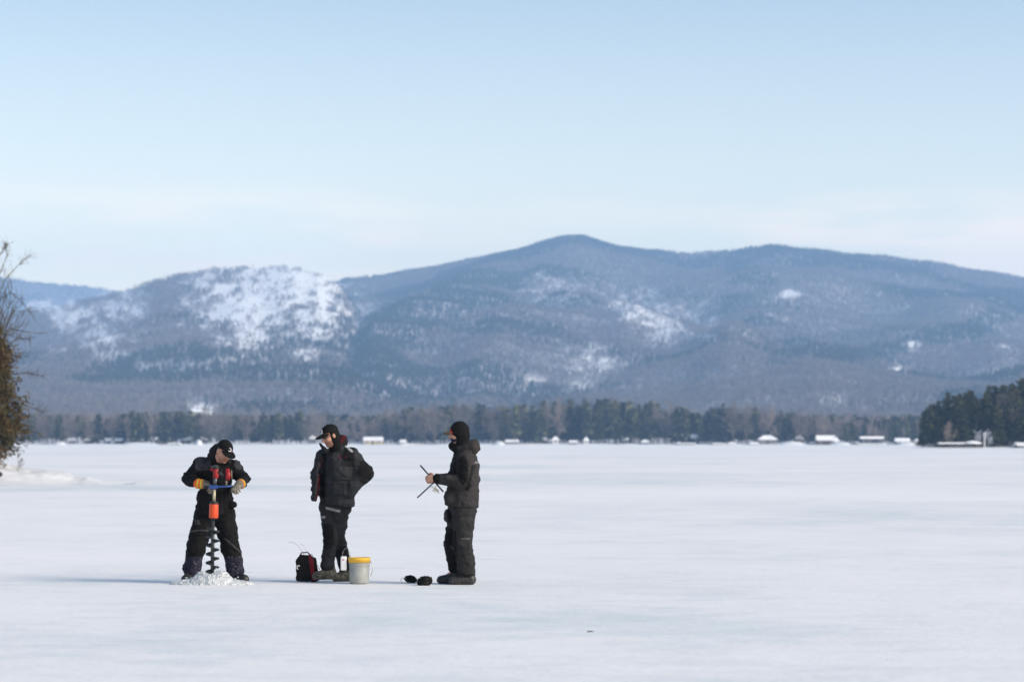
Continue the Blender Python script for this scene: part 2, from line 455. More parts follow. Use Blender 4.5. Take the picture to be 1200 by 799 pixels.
# ================================================================== FROZEN LAKE
def sheet():
    xs = np.concatenate([-np.geomspace(16, 9000, 40)[::-1], np.linspace(-15, 15, 260), np.geomspace(16, 9000, 40)])
    ys = np.concatenate([[-300, -60, -10, 0, 6], np.linspace(10, 60, 420), np.geomspace(60.5, 250, 160), np.geomspace(255, 15000, 60)])
    X_, Y_ = np.meshgrid(xs, ys, indexing='xy')
    a = np.clip((160-Y_)/120, 0, 1) * np.clip((40-np.abs(X_))/20, 0, 1)
    Zz = a*((fbm(X_*.35, Y_*.28, 0, 4)-.5)*.035 + (fbm(X_*1.3, Y_*1.1, 2, 3, vn2)-.5)*.012)
    near = np.exp(-((Y_-32)/1.2)**2); Zz = Zz*(1-.75*near) - .003
    nx, ny = len(xs), len(ys); i = np.arange(nx*ny).reshape(ny, nx)
    Fc = np.stack([i[:-1,:-1], i[:-1,1:], i[1:,1:], i[1:,:-1]], -1).reshape(-1, 4)
    V = np.stack([X_, Y_, Zz], -1).reshape(-1, 3); return mesh('frozen_lake', V, Fc)
def icemat():
    m = bpy.data.materials.new('snow_crusted_ice'); m.use_nodes = True; nt = m.node_tree; N = nt.nodes; L = nt.links; b = N['Principled BSDF']
    tc = N.new('ShaderNodeTexCoord')
    def nz(sx, sy, det=5, r=.55, off=0):
        mp = N.new('ShaderNodeMapping'); mp.inputs['Scale'].default_value = (sx, sy, 1); mp.inputs['Location'].default_value = (off, off*.7, 0)
        L.new(tc.outputs['Object'], mp.inputs['Vector'])
        n = N.new('ShaderNodeTexNoise'); n.inputs['Scale'].default_value = 1; n.inputs['Detail'].default_value = det; n.inputs['Roughness'].default_value = r
        L.new(mp.outputs['Vector'], n.inputs['Vector']); return n.outputs['Fac']
    def mth(op, a, bb):
        n = N.new('ShaderNodeMath'); n.operation = op
        for i, v in enumerate((a, bb)):
            if hasattr(v, 'is_output'): L.new(v, n.inputs[i])
            else: n.inputs[i].default_value = v
        return n.outputs[0]
    big = nz(.045, .03, 3, .5, 4.2); mid = nz(.30, .22, 4, .6, 1); fine = nz(1.2, 1.6, 5, .6, 9)
    s = mth('ADD', mth('MULTIPLY', big, .49), mth('ADD', mth('MULTIPLY', mid, .27), mth('MULTIPLY', fine, .24)))
    r = N.new('ShaderNodeValToRGB'); e = r.color_ramp.elements
    e[0].position = .38; e[0].color = (.64, .69, .71, 1); e[1].position = .58; e[1].color = (.86, .845, .845, 1)
    x = r.color_ramp.elements.new(.47); x.color = (.785, .785, .79, 1)
    sp = N.new('ShaderNodeSeparateXYZ'); L.new(tc.outputs['Object'], sp.inputs[0])
    def sm(v, a_, b_):
        n = N.new('ShaderNodeMapRange'); n.interpolation_type = 'SMOOTHSTEP'; n.inputs['From Min'].default_value = a_; n.inputs['From Max'].default_value = b_; L.new(v, n.inputs['Value']); return n.outputs['Result']
    # a slightly darker strip across the ice off the end of the bank
    wob = mth('ADD', sp.outputs['Y'], mth('MULTIPLY', mid, 22.0))
    strip = mth('MULTIPLY', mth('MULTIPLY', sm(wob, 97, 106), sm(wob, 120, 112)), mth('MULTIPLY', sm(sp.outputs['X'], 9, -12), .075))
    s = mth('SUBTRACT', s, strip)
    L.new(s, r.inputs['Fac']); L.new(r.outputs['Color'], b.inputs['Base Color'])
    b.inputs['Roughness'].default_value = .8; b.inputs['Specular IOR Level'].default_value = .15
    bp = N.new('ShaderNodeBump'); bp.inputs['Strength'].default_value = .35; bp.inputs['Distance'].default_value = .03
    L.new(nz(5, 5, 5, .6), bp.inputs['Height']); L.new(bp.outputs['Normal'], b.inputs['Normal'])
    return m
tag(link('frozen_lake', sheet(), icemat(), None, True), 'wide frozen lake covered with windblown pale snow', 'frozen lake', kind='structure')

# ================================================================== TREE MESHES
def quads_to_mesh(name, C, U, W):
    """C centres, U half-length vectors, W half-width vectors -> quads"""
    V = np.stack([C-U-W*.6, C+U-W*.35, C+U+W*.35, C-U+W], 1).reshape(-1, 3)
    return mesh(name, V, np.arange(len(C)*4).reshape(-1, 4))
def conifer(seed, H, Rr, nwh, nbr, npb, ls, z0=.12, ragged=.35, power=.75, rise=0.0):
    r = np.random.default_rng(seed); C = []; U = []; W = []
    for i in range(nwh):
        t = (i + r.random()*.7)/nwh; z = H*(z0 + (1-z0)*t)
        rad = Rr*((1-t)**power)*(1-ragged*r.random()) + .03*Rr
        lean = r.normal(0, .05, 2)*Rr
        for b in range(nbr):
            if r.random() < .12: continue
            a = r.random()*2*PI; rb = rad*(.55+.55*r.random())
            d = np.array([math.cos(a), math.sin(a), 0])
            n = max(1, int(npb*(.35+.65*(1-t))+.5))
            for k in range(n):
                f = (k+.4+.5*r.random())/n
                c = d*rb*f + np.array([lean[0], lean[1], z + rise*rb*f - .28*rb*f*f]) + r.normal(0, .25*ls, 3)
                u = d*ls*.9 + np.array([0, 0, r.normal(-.15, .3)*ls]); v = np.cross(u, r.normal(0, 1, 3)); v = v/np.linalg.norm(v)*ls*(.35+.35*r.random())
                C.append(c); U.append(u*(.7+.5*r.random())); W.append(v)
    for k in range(4): C.append(np.array([0, 0, H*(.94+.02*k)])); U.append(np.array([0, 0, ls*.6])); W.append(r.normal(0, .15*ls, 3)*np.array([1, 1, 0]))
    return quads_to_mesh('crown', np.array(C), np.array(U), np.array(W))
def sliver(mb, a, b, wd, n=3):
    mb.tube([a, b], [wd, wd*.45], n, False)
def bare_tree(seed, H, spread, counts=(7, 5, 4, 4), wd=.16, twig=.03, up=.75, z0=.25, droop=0):
    r = np.random.default_rng(seed); br = MB(); tr = MB()
    tp = [np.array([0, 0, -.3]), np.array([r.normal(0, .02)*H, r.normal(0, .02)*H, H*.35]), np.array([r.normal(0, .03)*H, r.normal(0, .03)*H, H*.68])]
    tr.tube(tp, [wd, wd*.75, wd*.35], 6)
    def rec(p, d, L, wdt, lv):
        q = p + d*L*.5 + r.normal(0, .05, 3)*L; e = q + (d + r.normal(0, .2, 3) + np.array([0, 0, .15-droop]))*L*.5
        if lv >= len(counts)-1: sliver(br, p, e, wdt, 3)
        else: br.tube([p, q, e], [wdt, wdt*.8, wdt*.5], 4 if lv < 1 else 3, False)
        if lv < len(counts)-1:
            for i in range(counts[lv+1]):
                f = .25+.75*(i+.5)/counts[lv+1]; s0 = p+(q-p)*min(1, f*2) if f < .5 else q+(e-q)*(f*2-1)
                nd = d*.75 + r.normal(0, .55, 3) + np.array([0, 0, .18*up - droop]); nd /= np.linalg.norm(nd)
                rec(s0, nd, L*(.42+.25*r.random()), max(wdt*.5, twig), lv+1)
    for i in range(counts[0]):
        f = z0+(.98-z0)*(i+.3*r.random())/counts[0]; z = f*H*.7; k = min(z/(H*.68), 1)
        s0 = tp[1]*(1-k)+tp[2]*k; s0 = np.array([s0[0], s0[1], z]); a = r.random()*2*PI
        d = np.array([math.cos(a)*spread, math.sin(a)*spread, up*(.6+.7*f)]); d /= np.linalg.norm(d)
        rec(s0, d, H*(.44-.15*f)*(.8+.4*r.random()), wd*.45, 0)
    rec(tp[2], np.array([0, 0, 1.]), H*.3, wd*.35, 0)
    return tr, br
def trunk_mb(H, wd): return MB().tube([(0, 0, -.5), (0, 0, H*.5), (0, 0, H*.96)], [wd, wd*.65, wd*.12], 7)

# ================================================================== HILLS
def snow_mask(u, py):
    """where the photo shows open snow on the slopes (0..1), in bearing / elevation"""
    E = [(378,352,20,34,1.15,0),(330,326,66,11,1.1,.0),(235,332,24,10,.9,-.3),(312,352,78,44,1.2,.12),(345,338,55,26,1.0,0),(262,335,45,24,.8,0),(285,395,30,26,.85,0),(360,385,28,34,.8,0),(240,350,24,20,.6,0),
         (82,373,30,14,1.05,0),(150,360,26,20,.95,0),(125,398,40,18,.75,0),(75,410,20,10,.5,0),(52,358,20,8,.6,0),(215,430,60,8,.4,0),
         (765,372,38,26,.62,.5),(785,385,22,16,.66,0),(740,358,25,12,.6,0),(690,424,32,20,.62,.3),(672,410,25,12,.45,0),
         (650,345,38,16,.55,0),(640,325,24,6,.5,0),(915,350,22,8,.5,0),(928,345,8,5,.8,0),(830,395,10,5,.8,0),(1070,407,12,6,.65,0),(1056,433,14,4,.8,0),
         (1180,405,14,7,.6,0),(620,450,22,8,.5,0),(680,455,20,6,.6,0),(235,480,26,6,1.2,0),(825,370,20,16,.5,0),(980,470,30,6,.35,0),(850,440,60,8,.35,0)]
    m = np.zeros_like(u)
    for cx, cy, rx, ry, a, sh in E:
        d = ((u-cx)/rx)**2 + ((py-cy-sh*(u-cx)*.5)/ry)**2
        m = np.maximum(m, a*np.exp(-d*.7))
    nz_ = fbm(u*.09+py*.05, py*.20-u*.02, 5, 5)
    nz2 = fbm(u*.02+py*.03, py*.05, 1, 3, vn2)
    nz3 = fbm(u*.32+py*.22, py*.55-u*.08, 7, 3)
    return np.clip((m + ((nz_-.5)*1.7 + (nz3-.5)*1.1)*np.clip(m*2.5, 0, 1) + (nz2-.5)*.6*np.clip(m*2,0,1) - .235)*1.4, 0, 1)*.95
SPURS = [  # crest polylines in (u,py) with amplitude (m) and width (px); left side falls steeply
    ([(672,282),(612,315),(560,352),(505,392),(440,428)], 95, 42),
    ([(905,292),(860,330),(800,352),(735,395)], 34, 34),
    ([(1000,300),(960,345),(900,380),(860,430)], 32, 36),
    ([(1200,338),(1140,380),(1050,405),(960,432)], 38, 40),
    ([(760,300),(700,345),(640,385),(560,440)], 30, 34)]
def hill(name, sky_pts, Dc, d0, E0, seed, nu, nt_, ulo=-170, uhi=1370, namp=1.0, wl=1.0, spurs=False, tback=1.25, tree=4, warp=0):
    u = np.linspace(ulo, uhi, nu); t = np.linspace(0, tback, nt_)
    sx, sy = zip(*sky_pts); Sk = HZ - np.interp(u, sx, sy) - tree
    ker = np.hanning(15); ker /= ker.sum(); Sk = np.convolve(np.pad(Sk, 7, mode='edge'), ker, 'valid')
    Sk = Sk + (fbm(u*.03, seed, 0, 3)-.5)*3
    D_ = Dc*(1 + .07*(fbm(u*.004, seed*1.7, 0, 2)-.5)*2)
    U_, T_ = np.meshgrid(u, t, indexing='xy'); S_ = np.broadcast_to(Sk, U_.shape); DD = np.broadcast_to(D_, U_.shape)
    d = d0 + (DD-d0)*T_
    tt = np.clip(T_, 0, 1)
    E = E0 + (np.maximum(S_, E0)-E0)*(tt**1.05)
    E = np.where(T_ > 1, E - (T_-1)*E*2.2, E)
    x = (U_-600)/F*d; z = CAMH + E*d/F
    wgt = np.sin(PI*np.clip(T_, 0, 1))**.8
    # gullies and spurs running down towards the lake
    wx = x + 350*wl*(fbm(x/900, d/1300, seed, 3)-.5)*2 + warp*(d-d0)*.25
    r1 = 1-np.abs(2*fbm(wx/(700*wl), d/(2600*wl), seed+1, 2)-1)*2.2
    r2 = 1-np.abs(2*fbm(wx/(330*wl), d/(900*wl), seed+2, 2, vn2)-1)*2
    z = z + namp*wgt*(48*(r1-.55) + 28*(r2-.5) + 26*(fbm(x/140, d/160, seed, 4)-.5))
    z = z + namp*6*(fbm(x/60, d/60, seed+4, 3)-.5)*np.clip(T_*4, 0, 1)
    if spurs:
        py = HZ-E
        for pl, amp, wd in SPURS:
            best = np.full(U_.shape, 1e9); sgn = np.zeros(U_.shape)
            for (ax, ay), (bx, by) in zip(pl[:-1], pl[1:]):
                vx, vy = bx-ax, by-ay; q = np.clip(((U_-ax)*vx+(py-ay)*vy)/(vx*vx+vy*vy), 0, 1)
                dx, dy = U_-(ax+q*vx), py-(ay+q*vy); dd = np.hypot(dx, dy); m = dd < best
                best = np.where(m, dd, best); sgn = np.where(m, np.sign(vx*dy-vy*dx), sgn)
            wdt = wd*.95
            z = z + amp*np.exp(-(best/wdt)**1.6)*wgt 
    py = HZ - (z-CAMH)*F/d
    sm = snow_mask(U_, py)
    V = np.stack([x, d, z], -1).reshape(-1, 3); ny = nt_; i = np.arange(nu*ny).reshape(ny, nu)
    Fc = np.stack([i[:-1,:-1], i[:-1,1:], i[1:,1:], i[1:,:-1]], -1).reshape(-1, 4)
    me = mesh(name, V, Fc, np.repeat(sm.reshape(-1, 1), 3, 1))
    return me, (u, t, x, d, z, sm, T_)
def hillmat():
    m = bpy.data.materials.new('snowy_forest_floor'); m.use_nodes = True; nt = m.node_tree; N = nt.nodes; L = nt.links; b = N['Principled BSDF']
    at = N.new('ShaderNodeAttribute'); at.attribute_name = 'Col'; tc = N.new('ShaderNodeTexCoord')
    n1 = N.new('ShaderNodeTexNoise'); n1.inputs['Scale'].default_value = .02; n1.inputs['Detail'].default_value = 8; n1.inputs['Roughness'].default_value = .65
    L.new(tc.outputs['Object'], n1.inputs['Vector'])
    r = N.new('ShaderNodeValToRGB'); e = r.color_ramp.elements; e[0].position = .35; e[0].color = (.22, .20, .20, 1); e[1].position = .70; e[1].color = (.45, .43, .45, 1)
    L.new(n1.outputs['Fac'], r.inputs['Fac'])
    mx = N.new('ShaderNodeMix'); mx.data_type = 'RGBA'; L.new(at.outputs['Fac'], mx.inputs['Factor']); L.new(r.outputs['Color'], mx.inputs['A']); mx.inputs['B'].default_value = (.90, .89, .88, 1)
    L.new(mx.outputs['Result'], b.inputs['Base Color']); b.inputs['Roughness'].default_value = .9; b.inputs['Specular IOR Level'].default_value = .05
    return m
M_hill = hillmat()
def horiz(pts): return pts
main_pts = [(-200,400),(0,372),(200,350),(330,338),(395,325),(440,320),(500,311),(560,300),(610,290),(640,280),(665,275),(682,274),(700,279),(715,284),(760,290),(810,294),(850,291),(880,286),(905,284),(950,289),(1000,295),(1050,298),(1100,306),(1150,315),(1200,323),(1370,345)]
dome_pts = [(-200,385),(-60,372),(0,368),(60,357),(120,345),(150,336),(180,326),(230,314),(290,308),(340,310),(372,317),(398,330),(425,372),(460,408),(520,440),(580,462),(650,482),(750,500),(850,512),(1370,520)]
left_pts = [(-200,312),(0,321),(50,327),(100,332),(145,338),(200,352),(300,380),(500,420),(1370,500)]
right_pts = [(-200,520),(850,512),(950,490),(1050,465),(1110,450),(1200,428),(1370,385)]
hills = [hill('far_ridge', left_pts, 10800, 7800, 90, 21, 420, 90, -170, 520, .6),
         hill('mountain_range', main_pts, 8200, 2500, 6, 5, 900, 360, spurs=True, namp=.85),
         hill('snowy_dome_mountain', dome_pts, 6000, 2450, 5, 13, 620, 260, -170, 900, .6, .8),
         hill('low_hill', right_pts, 4300, 2450, 4, 17, 300, 120, 830, 1370, .35, .7)]
hl = ['distant wooded ridge behind the left shoulder of the snowy dome', 'long wooded blue mountain range across the lake',
      'rounded mountain with bare snowy face at left', 'low dark wooded hill behind the point at right']
for (me, g), l in zip(hills, hl):
    tag(link(me.name, me, M_hill, None, True), l, 'mountain', kind='structure')

# low wooded land between lake and mountains
def shore_z(x, y):
    e = y - 1500 - 14*(fbm(x/60, 3, 0, 3)-.5)*2
    return np.where(e < 0, e*.12, 0) + 0.45*np.clip(e/7, 0, 1) + np.clip(e/120, 0, 1)*1.6 + np.clip((e-60)/900, 0, 1)*7 + (fbm(x/12, y/12, 1, 3)-.5)*.9*np.clip(e/8, 0, 1)
def shore():
    xs = np.linspace(-520, 520, 420); ys = np.concatenate([np.linspace(1478, 1540, 45), np.geomspace(1545, 2800, 70)])
    X_, Y_ = np.meshgrid(xs, ys, indexing='xy'); X_ = X_*(Y_/1500); Zz = shore_z(X_, Y_) - .05
    i = np.arange(X_.size).reshape(X_.shape); Fc = np.stack([i[:-1,:-1], i[:-1,1:], i[1:,1:], i[1:,:-1]], -1).reshape(-1, 4)
    return mesh('snowy_shore', np.stack([X_, Y_, Zz], -1).reshape(-1, 3), Fc)
M_ground = mat('snowy_ground', (.55,.53,.53), .9, alt=(.86,.86,.88), scale=.08)
tag(link('snowy_shore', shore(), M_ground, None, True), 'low snowy far shore under the tree line', 'shore', kind='structure')
def point_z(x, y):
    ex = np.clip((x-108)/14, 0, 1); ey = np.clip((y-763-4*(fbm(x/15, 1, 0, 2)-.5))/9, 0, 1)*np.clip((960-y)/40, 0, 1)
    return np.minimum(ex, ey)**.8*(.5+.022*np.clip(y-775, 0, 200)*.6) - .04 + (fbm(x/5, y/5, 0, 3)-.5)*.5*np.minimum(ex, ey)
xs = np.linspace(104, 330, 160); ys = np.linspace(758, 965, 120); X_, Y_ = np.meshgrid(xs, ys, indexing='xy')
PZ = point_z(X_, Y_); X_ = X_ + .1425*(Y_-763)
i = np.arange(X_.size).reshape(X_.shape); Fc = np.stack([i[:-1,:-1], i[:-1,1:], i[1:,1:], i[1:,:-1]], -1).reshape(-1, 4)
tag(link('snowy_point', mesh('snowy_point', np.stack([X_, Y_, PZ], -1).reshape(-1, 3), Fc), M_ground, None, True),
    'low snowy point of land jutting out at right', 'shore', kind='structure')

# ------------------------------------------------------------------ forest on the slopes (stuff)
def scatter(name, label, pts, rot, scl, idx, protos):
    col = bpy.data.collections.new(name + '_kinds')
    for k, o in enumerate(protos):
        for c in list(o.users_collection): c.objects.unlink(o)
        o.name = 'kind_%02d' % k; col.objects.link(o)
    me = bpy.data.meshes.new(name); me.vertices.add(len(pts)); me.vertices.foreach_set('co', np.asarray(pts, np.float32).ravel())
    for nm, arr, ty in (('rot', rot, 'FLOAT'), ('scl', scl, 'FLOAT'), ('idx', idx, 'INT')):
        a = me.attributes.new(nm, ty, 'POINT'); a.data.foreach_set('value', np.asarray(arr, np.float32 if ty == 'FLOAT' else np.int32))
    o = bpy.data.objects.new(name, me); COL.objects.link(o)
    g = bpy.data.node_groups.new(name, 'GeometryNodeTree')
    g.interface.new_socket('Geometry', in_out='INPUT', socket_type='NodeSocketGeometry'); g.interface.new_socket('Geometry', in_out='OUTPUT', socket_type='NodeSocketGeometry')
    n = g.nodes; l = g.links; gi = n.new('NodeGroupInput'); go = n.new('NodeGroupOutput')
    ip = n.new('GeometryNodeInstanceOnPoints'); ci = n.new('GeometryNodeCollectionInfo'); ci.inputs['Collection'].default_value = col
    ci.inputs['Separate Children'].default_value = True; ci.inputs['Reset Children'].default_value = True; ip.inputs['Pick Instance'].default_value = True
    def attr(nm, ty):
        a = n.new('GeometryNodeInputNamedAttribute'); a.data_type = ty; a.inputs['Name'].default_value = nm; return a.outputs['Attribute']
    cx = n.new('ShaderNodeCombineXYZ'); l.new(attr('rot', 'FLOAT'), cx.inputs['Z'])
    e2r = n.new('FunctionNodeEulerToRotation'); l.new(cx.outputs[0], e2r.inputs[0]); l.new(e2r.outputs[0], ip.inputs['Rotation'])
    l.new(attr('scl', 'FLOAT'), ip.inputs['Scale']); l.new(attr('idx', 'INT'), ip.inputs['Instance Index'])
    l.new(gi.outputs[0], ip.inputs['Points']); l.new(ci.outputs[0], ip.inputs['Instance']); l.new(ip.outputs[0], go.inputs[0])
    md = o.modifiers.new('scatter', 'NODES'); md.node_group = g
    return tag(o, label, 'forest', kind='stuff')
protos = []
for k in range(3): protos.append(link('p', conifer(50+k, 12, 2.6, 9, 6, 2, 1.5), M_needle2 if k else M_needle))
M_farwood = mat('leafless_wood', (.21,.178,.168), .95, rnd=.35)
for k in range(4):
    t_, b_ = bare_tree(80+k, 11, .8, (6, 5, 4), .2, .10, .9, .3); b_.add(t_.v, t_.f); protos.append(b_.build('p', M_farwood))
pts = []; rot = []; scl = []; idx = []
def scat_hill(g, dens, conf_bias, tmin=0.0):
    u, t, x, d, z, sm, T_ = g
    # area-weighted random grid picks
    ax = np.abs(np.gradient(x, axis=1))*np.abs(np.gradient(d, axis=0))
    ok = (T_ <= 1.04) & (T_ >= tmin)
    lam = ax*dens*np.clip(1-sm*1.05, .03, 1)*ok
    k = rng.poisson(lam); jj, ii = np.nonzero(k > 0); rep = k[jj, ii]; jj = np.repeat(jj, rep); ii = np.repeat(ii, rep)
    m = (jj < x.shape[0]-1) & (ii < x.shape[1]-1); jj = jj[m]; ii = ii[m]; fa = rng.random(len(jj)); fb = rng.random(len(jj))
    def lerp(A): return (A[jj,ii]*(1-fa)+A[jj,ii+1]*fa)*(1-fb) + (A[jj+1,ii]*(1-fa)+A[jj+1,ii+1]*fa)*fb
    px_, py_, pz_ = lerp(x), lerp(d), lerp(z)
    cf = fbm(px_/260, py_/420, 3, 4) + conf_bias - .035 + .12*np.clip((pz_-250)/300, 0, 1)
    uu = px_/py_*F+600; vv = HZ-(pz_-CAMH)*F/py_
    for (ax_, ay_, bx_, by_, wd_) in ((432, 400, 520, 338, 30), (520, 338, 640, 287, 15), (500, 372, 600, 335, 16), (1145, 385, 1205, 350, 16), (1060, 408, 1145, 385, 10), (860, 322, 900, 330, 14), (960, 425, 1060, 408, 9), (1110, 462, 1200, 445, 8)):  # denser dark evergreens along these lines stand in for shade on the slopes
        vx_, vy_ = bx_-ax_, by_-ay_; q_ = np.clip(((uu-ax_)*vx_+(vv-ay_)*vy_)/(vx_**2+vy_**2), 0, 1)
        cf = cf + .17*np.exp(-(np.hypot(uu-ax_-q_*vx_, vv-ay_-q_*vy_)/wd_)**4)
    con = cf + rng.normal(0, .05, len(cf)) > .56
    pts.append(np.stack([px_, py_, pz_-.3], 1)); rot.append(rng.random(len(px_))*6.28)
    smv = lerp(sm); con = con & ((smv < .08) | (rng.random(len(cf)) < .25)); scl.append(rng.uniform(.5, .95, len(px_))*np.where(smv > .05, .75, 1)*np.where(con, .85, 1)); idx.append(np.where(con, rng.integers(0, 3, len(px_)), rng.integers(3, 7, len(px_))))
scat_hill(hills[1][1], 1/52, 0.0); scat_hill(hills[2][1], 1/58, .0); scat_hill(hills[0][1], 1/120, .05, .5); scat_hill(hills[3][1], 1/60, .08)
# woods on the low land behind the shoreline trees
n = 9000; yy = 1560 + (2500-1560)*rng.random(n)**1.0; xx = (rng.random(n)-.5)*1.3*.36*yy
pts.append(np.stack([xx, yy, shore_z(xx, yy)-.3], 1)); rot.append(rng.random(n)*6.28); scl.append(rng.uniform(.8, 1.25, n)); con = fbm(xx/60, yy/90, 8, 3) > .5
idx.append(np.where(con, rng.integers(0, 3, n), rng.integers(3, 7, n)))
pts = np.concatenate(pts); print('forest trees', len(pts))
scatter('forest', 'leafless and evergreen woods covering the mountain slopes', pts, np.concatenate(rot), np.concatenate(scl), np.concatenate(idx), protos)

# ------------------------------------------------------------------ individual trees of the far shore
def region(px):
    for a, l in ((60, 'beside the near cedar'), (130, 'behind the small cabins left of the driller'), (212, 'just left of the driller'), (300, 'behind the driller'),
                 (372, 'between driller and capped man'), (445, 'behind the capped man'), (520, 'between the two standing men'),
                 (600, 'behind the man holding sticks'), (700, 'right of the man holding sticks'), (800, 'near the tall white boathouse'),
                 (885, 'near the long pale boathouse'), (960, 'beside the big hipped house'), (1040, 'behind the flat-roofed house')):
        if px < a: return l
    return 'left of the dark point'
conP = []
for k in range(7):
    H = 15; r_ = empty('evergreen_tree'); tall = k % 2
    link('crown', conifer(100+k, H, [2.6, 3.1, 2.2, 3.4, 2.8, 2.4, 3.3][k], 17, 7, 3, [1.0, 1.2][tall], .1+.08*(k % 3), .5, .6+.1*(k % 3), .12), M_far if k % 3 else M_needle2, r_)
    trunk_mb(H, .28).build('trunk', M_trunk, r_); conP.append(r_)
barP = []
for k in range(5):
    r_ = empty('bare_tree'); t_, b_ = bare_tree(200+k, 13, .75, (8, 6, 5, 3), .24, .055, .9, .2)
    b_.build('crown', M_twig, r_); t_.build('trunk', M_trunk, r_); barP.append(r_)
used = set()
def plant(protolist, x, y, z, sc, label, group, cat='tree', rnd=random.Random(5)):
    p = rnd.choice(protolist)
    o = p if id(p) not in used else copy_tree(p); used.add(id(p))
    o.location = (x, y, z); o.scale = (sc[0], sc[0], sc[1]); o.rotation_euler = (0, 0, rnd.random()*6.28)
    tag(o, label, cat, group); return o
# tree-line top in photo pixels
top_x = [0,60,100,150,200,240,270,300,350,380,400,430,460,490,520,560,600,640,680,720,760,790,815,850,880,905,930,960,1000,1040,1070]
top_y = [495,489,488,486,483,487,492,487,486,490,494,492,485,480,479,478,480,474,473,472,474,478,486,478,482,486,484,490,497,500,497]
R_ = random.Random(3)
conif = lambda px: .85 if (150 < px < 235 or 290 < px < 375 or 600 < px < 800 or 815 < px < 850) else (.35 if px > 850 or 375 < px < 460 or px < 150 or 235 <= px <= 290 else .6)
NT = 250; nb = nc = 0
for i in range(NT):
    px = -25 + 1110*(i + R_.random())/NT; row = R_.random()
    Y = 1513 + 42*row**1.3; tp = float(np.interp(px, top_x, top_y)) + abs(R_.gauss(0, 4)) - 5 + (8*R_.random() if R_.random() < .35 else 0)
    x = P(px, 500, Y)[0]; z = float(shore_z(np.array(x), np.array(Y)))-.15
    Ht = P(px, tp, Y)[2] - z
    if R_.random() < conif(px): plant(conP, x, Y, z, (Ht/15*R_.uniform(1.0, 1.4), Ht/15), 'evergreen in the far shore tree line, ' + region(px), 'evergreens of the far shore tree line'); nc += 1
    else: plant(barP, x, Y, z, (Ht/13*R_.uniform(.8, 1.1)*.95, Ht/13*.93), 'leafless tree in the far shore tree line, ' + region(px), 'leafless trees of the far shore tree line'); nb += 1
# trees on the point at right
ptP = []
for k in range(6):
    r_ = empty('pine_tree'); H = 15
    link('crown', conifer(300+k, H, [3.0, 3.6, 2.6, 3.3, 2.8, 3.8][k], 26, 8, 5, .62, .06+.05*(k % 3), .55, .55, .15), M_needle if k % 2 else M_needle2, r_)
    trunk_mb(H, .25).build('trunk', M_trunk, r_); ptP.append(r_)
brP = []
for k in range(2):
    r_ = empty('bare_tree'); t_, b_ = bare_tree(330+k, 12, .8, (9, 6, 5, 4), .2, .03, .9, .12)
    b_.build('crown', M_twig, r_); t_.build('trunk', M_trunk, r_); brP.append(r_)
ptx = [1074,1083,1095,1110,1122,1133,1143,1150,1158,1170,1185,1200,1260]; pty = [498,478,468,459,458,454,463,466,450,451,443,444,440]
for i in range(52):
    px = 1079 + (1245-1079)*(i+R_.random())/52; row = R_.random(); Y = 767 + 34*row**1.4
    tp = float(np.interp(px, ptx, pty)) + (abs(R_.gauss(0, 4)) if row > .4 else R_.uniform(2, 32))
    x = P(px, 500, Y)[0]; z = float(point_z(np.array(x-.1425*(Y-763)), np.array(Y)))-.1; Ht = P(px, tp, Y)[2]-z
    where = 'at the tip of' if px < 1105 else ('behind the docks on' if px < 1158 else 'towards the right edge on')
    if R_.random() < .16 and px > 1100 and row < .5: plant(brP, x, Y-4, z, (Ht/12*.7, Ht/12*.75), 'leafless brownish tree standing among pines %s the point' % where, 'leafless trees on the point')
    else: plant(ptP, x, Y, z, (Ht/15*R_.uniform(1.0, 1.45), Ht/15), 'dark green pine growing %s the point' % where, 'pines on the point')

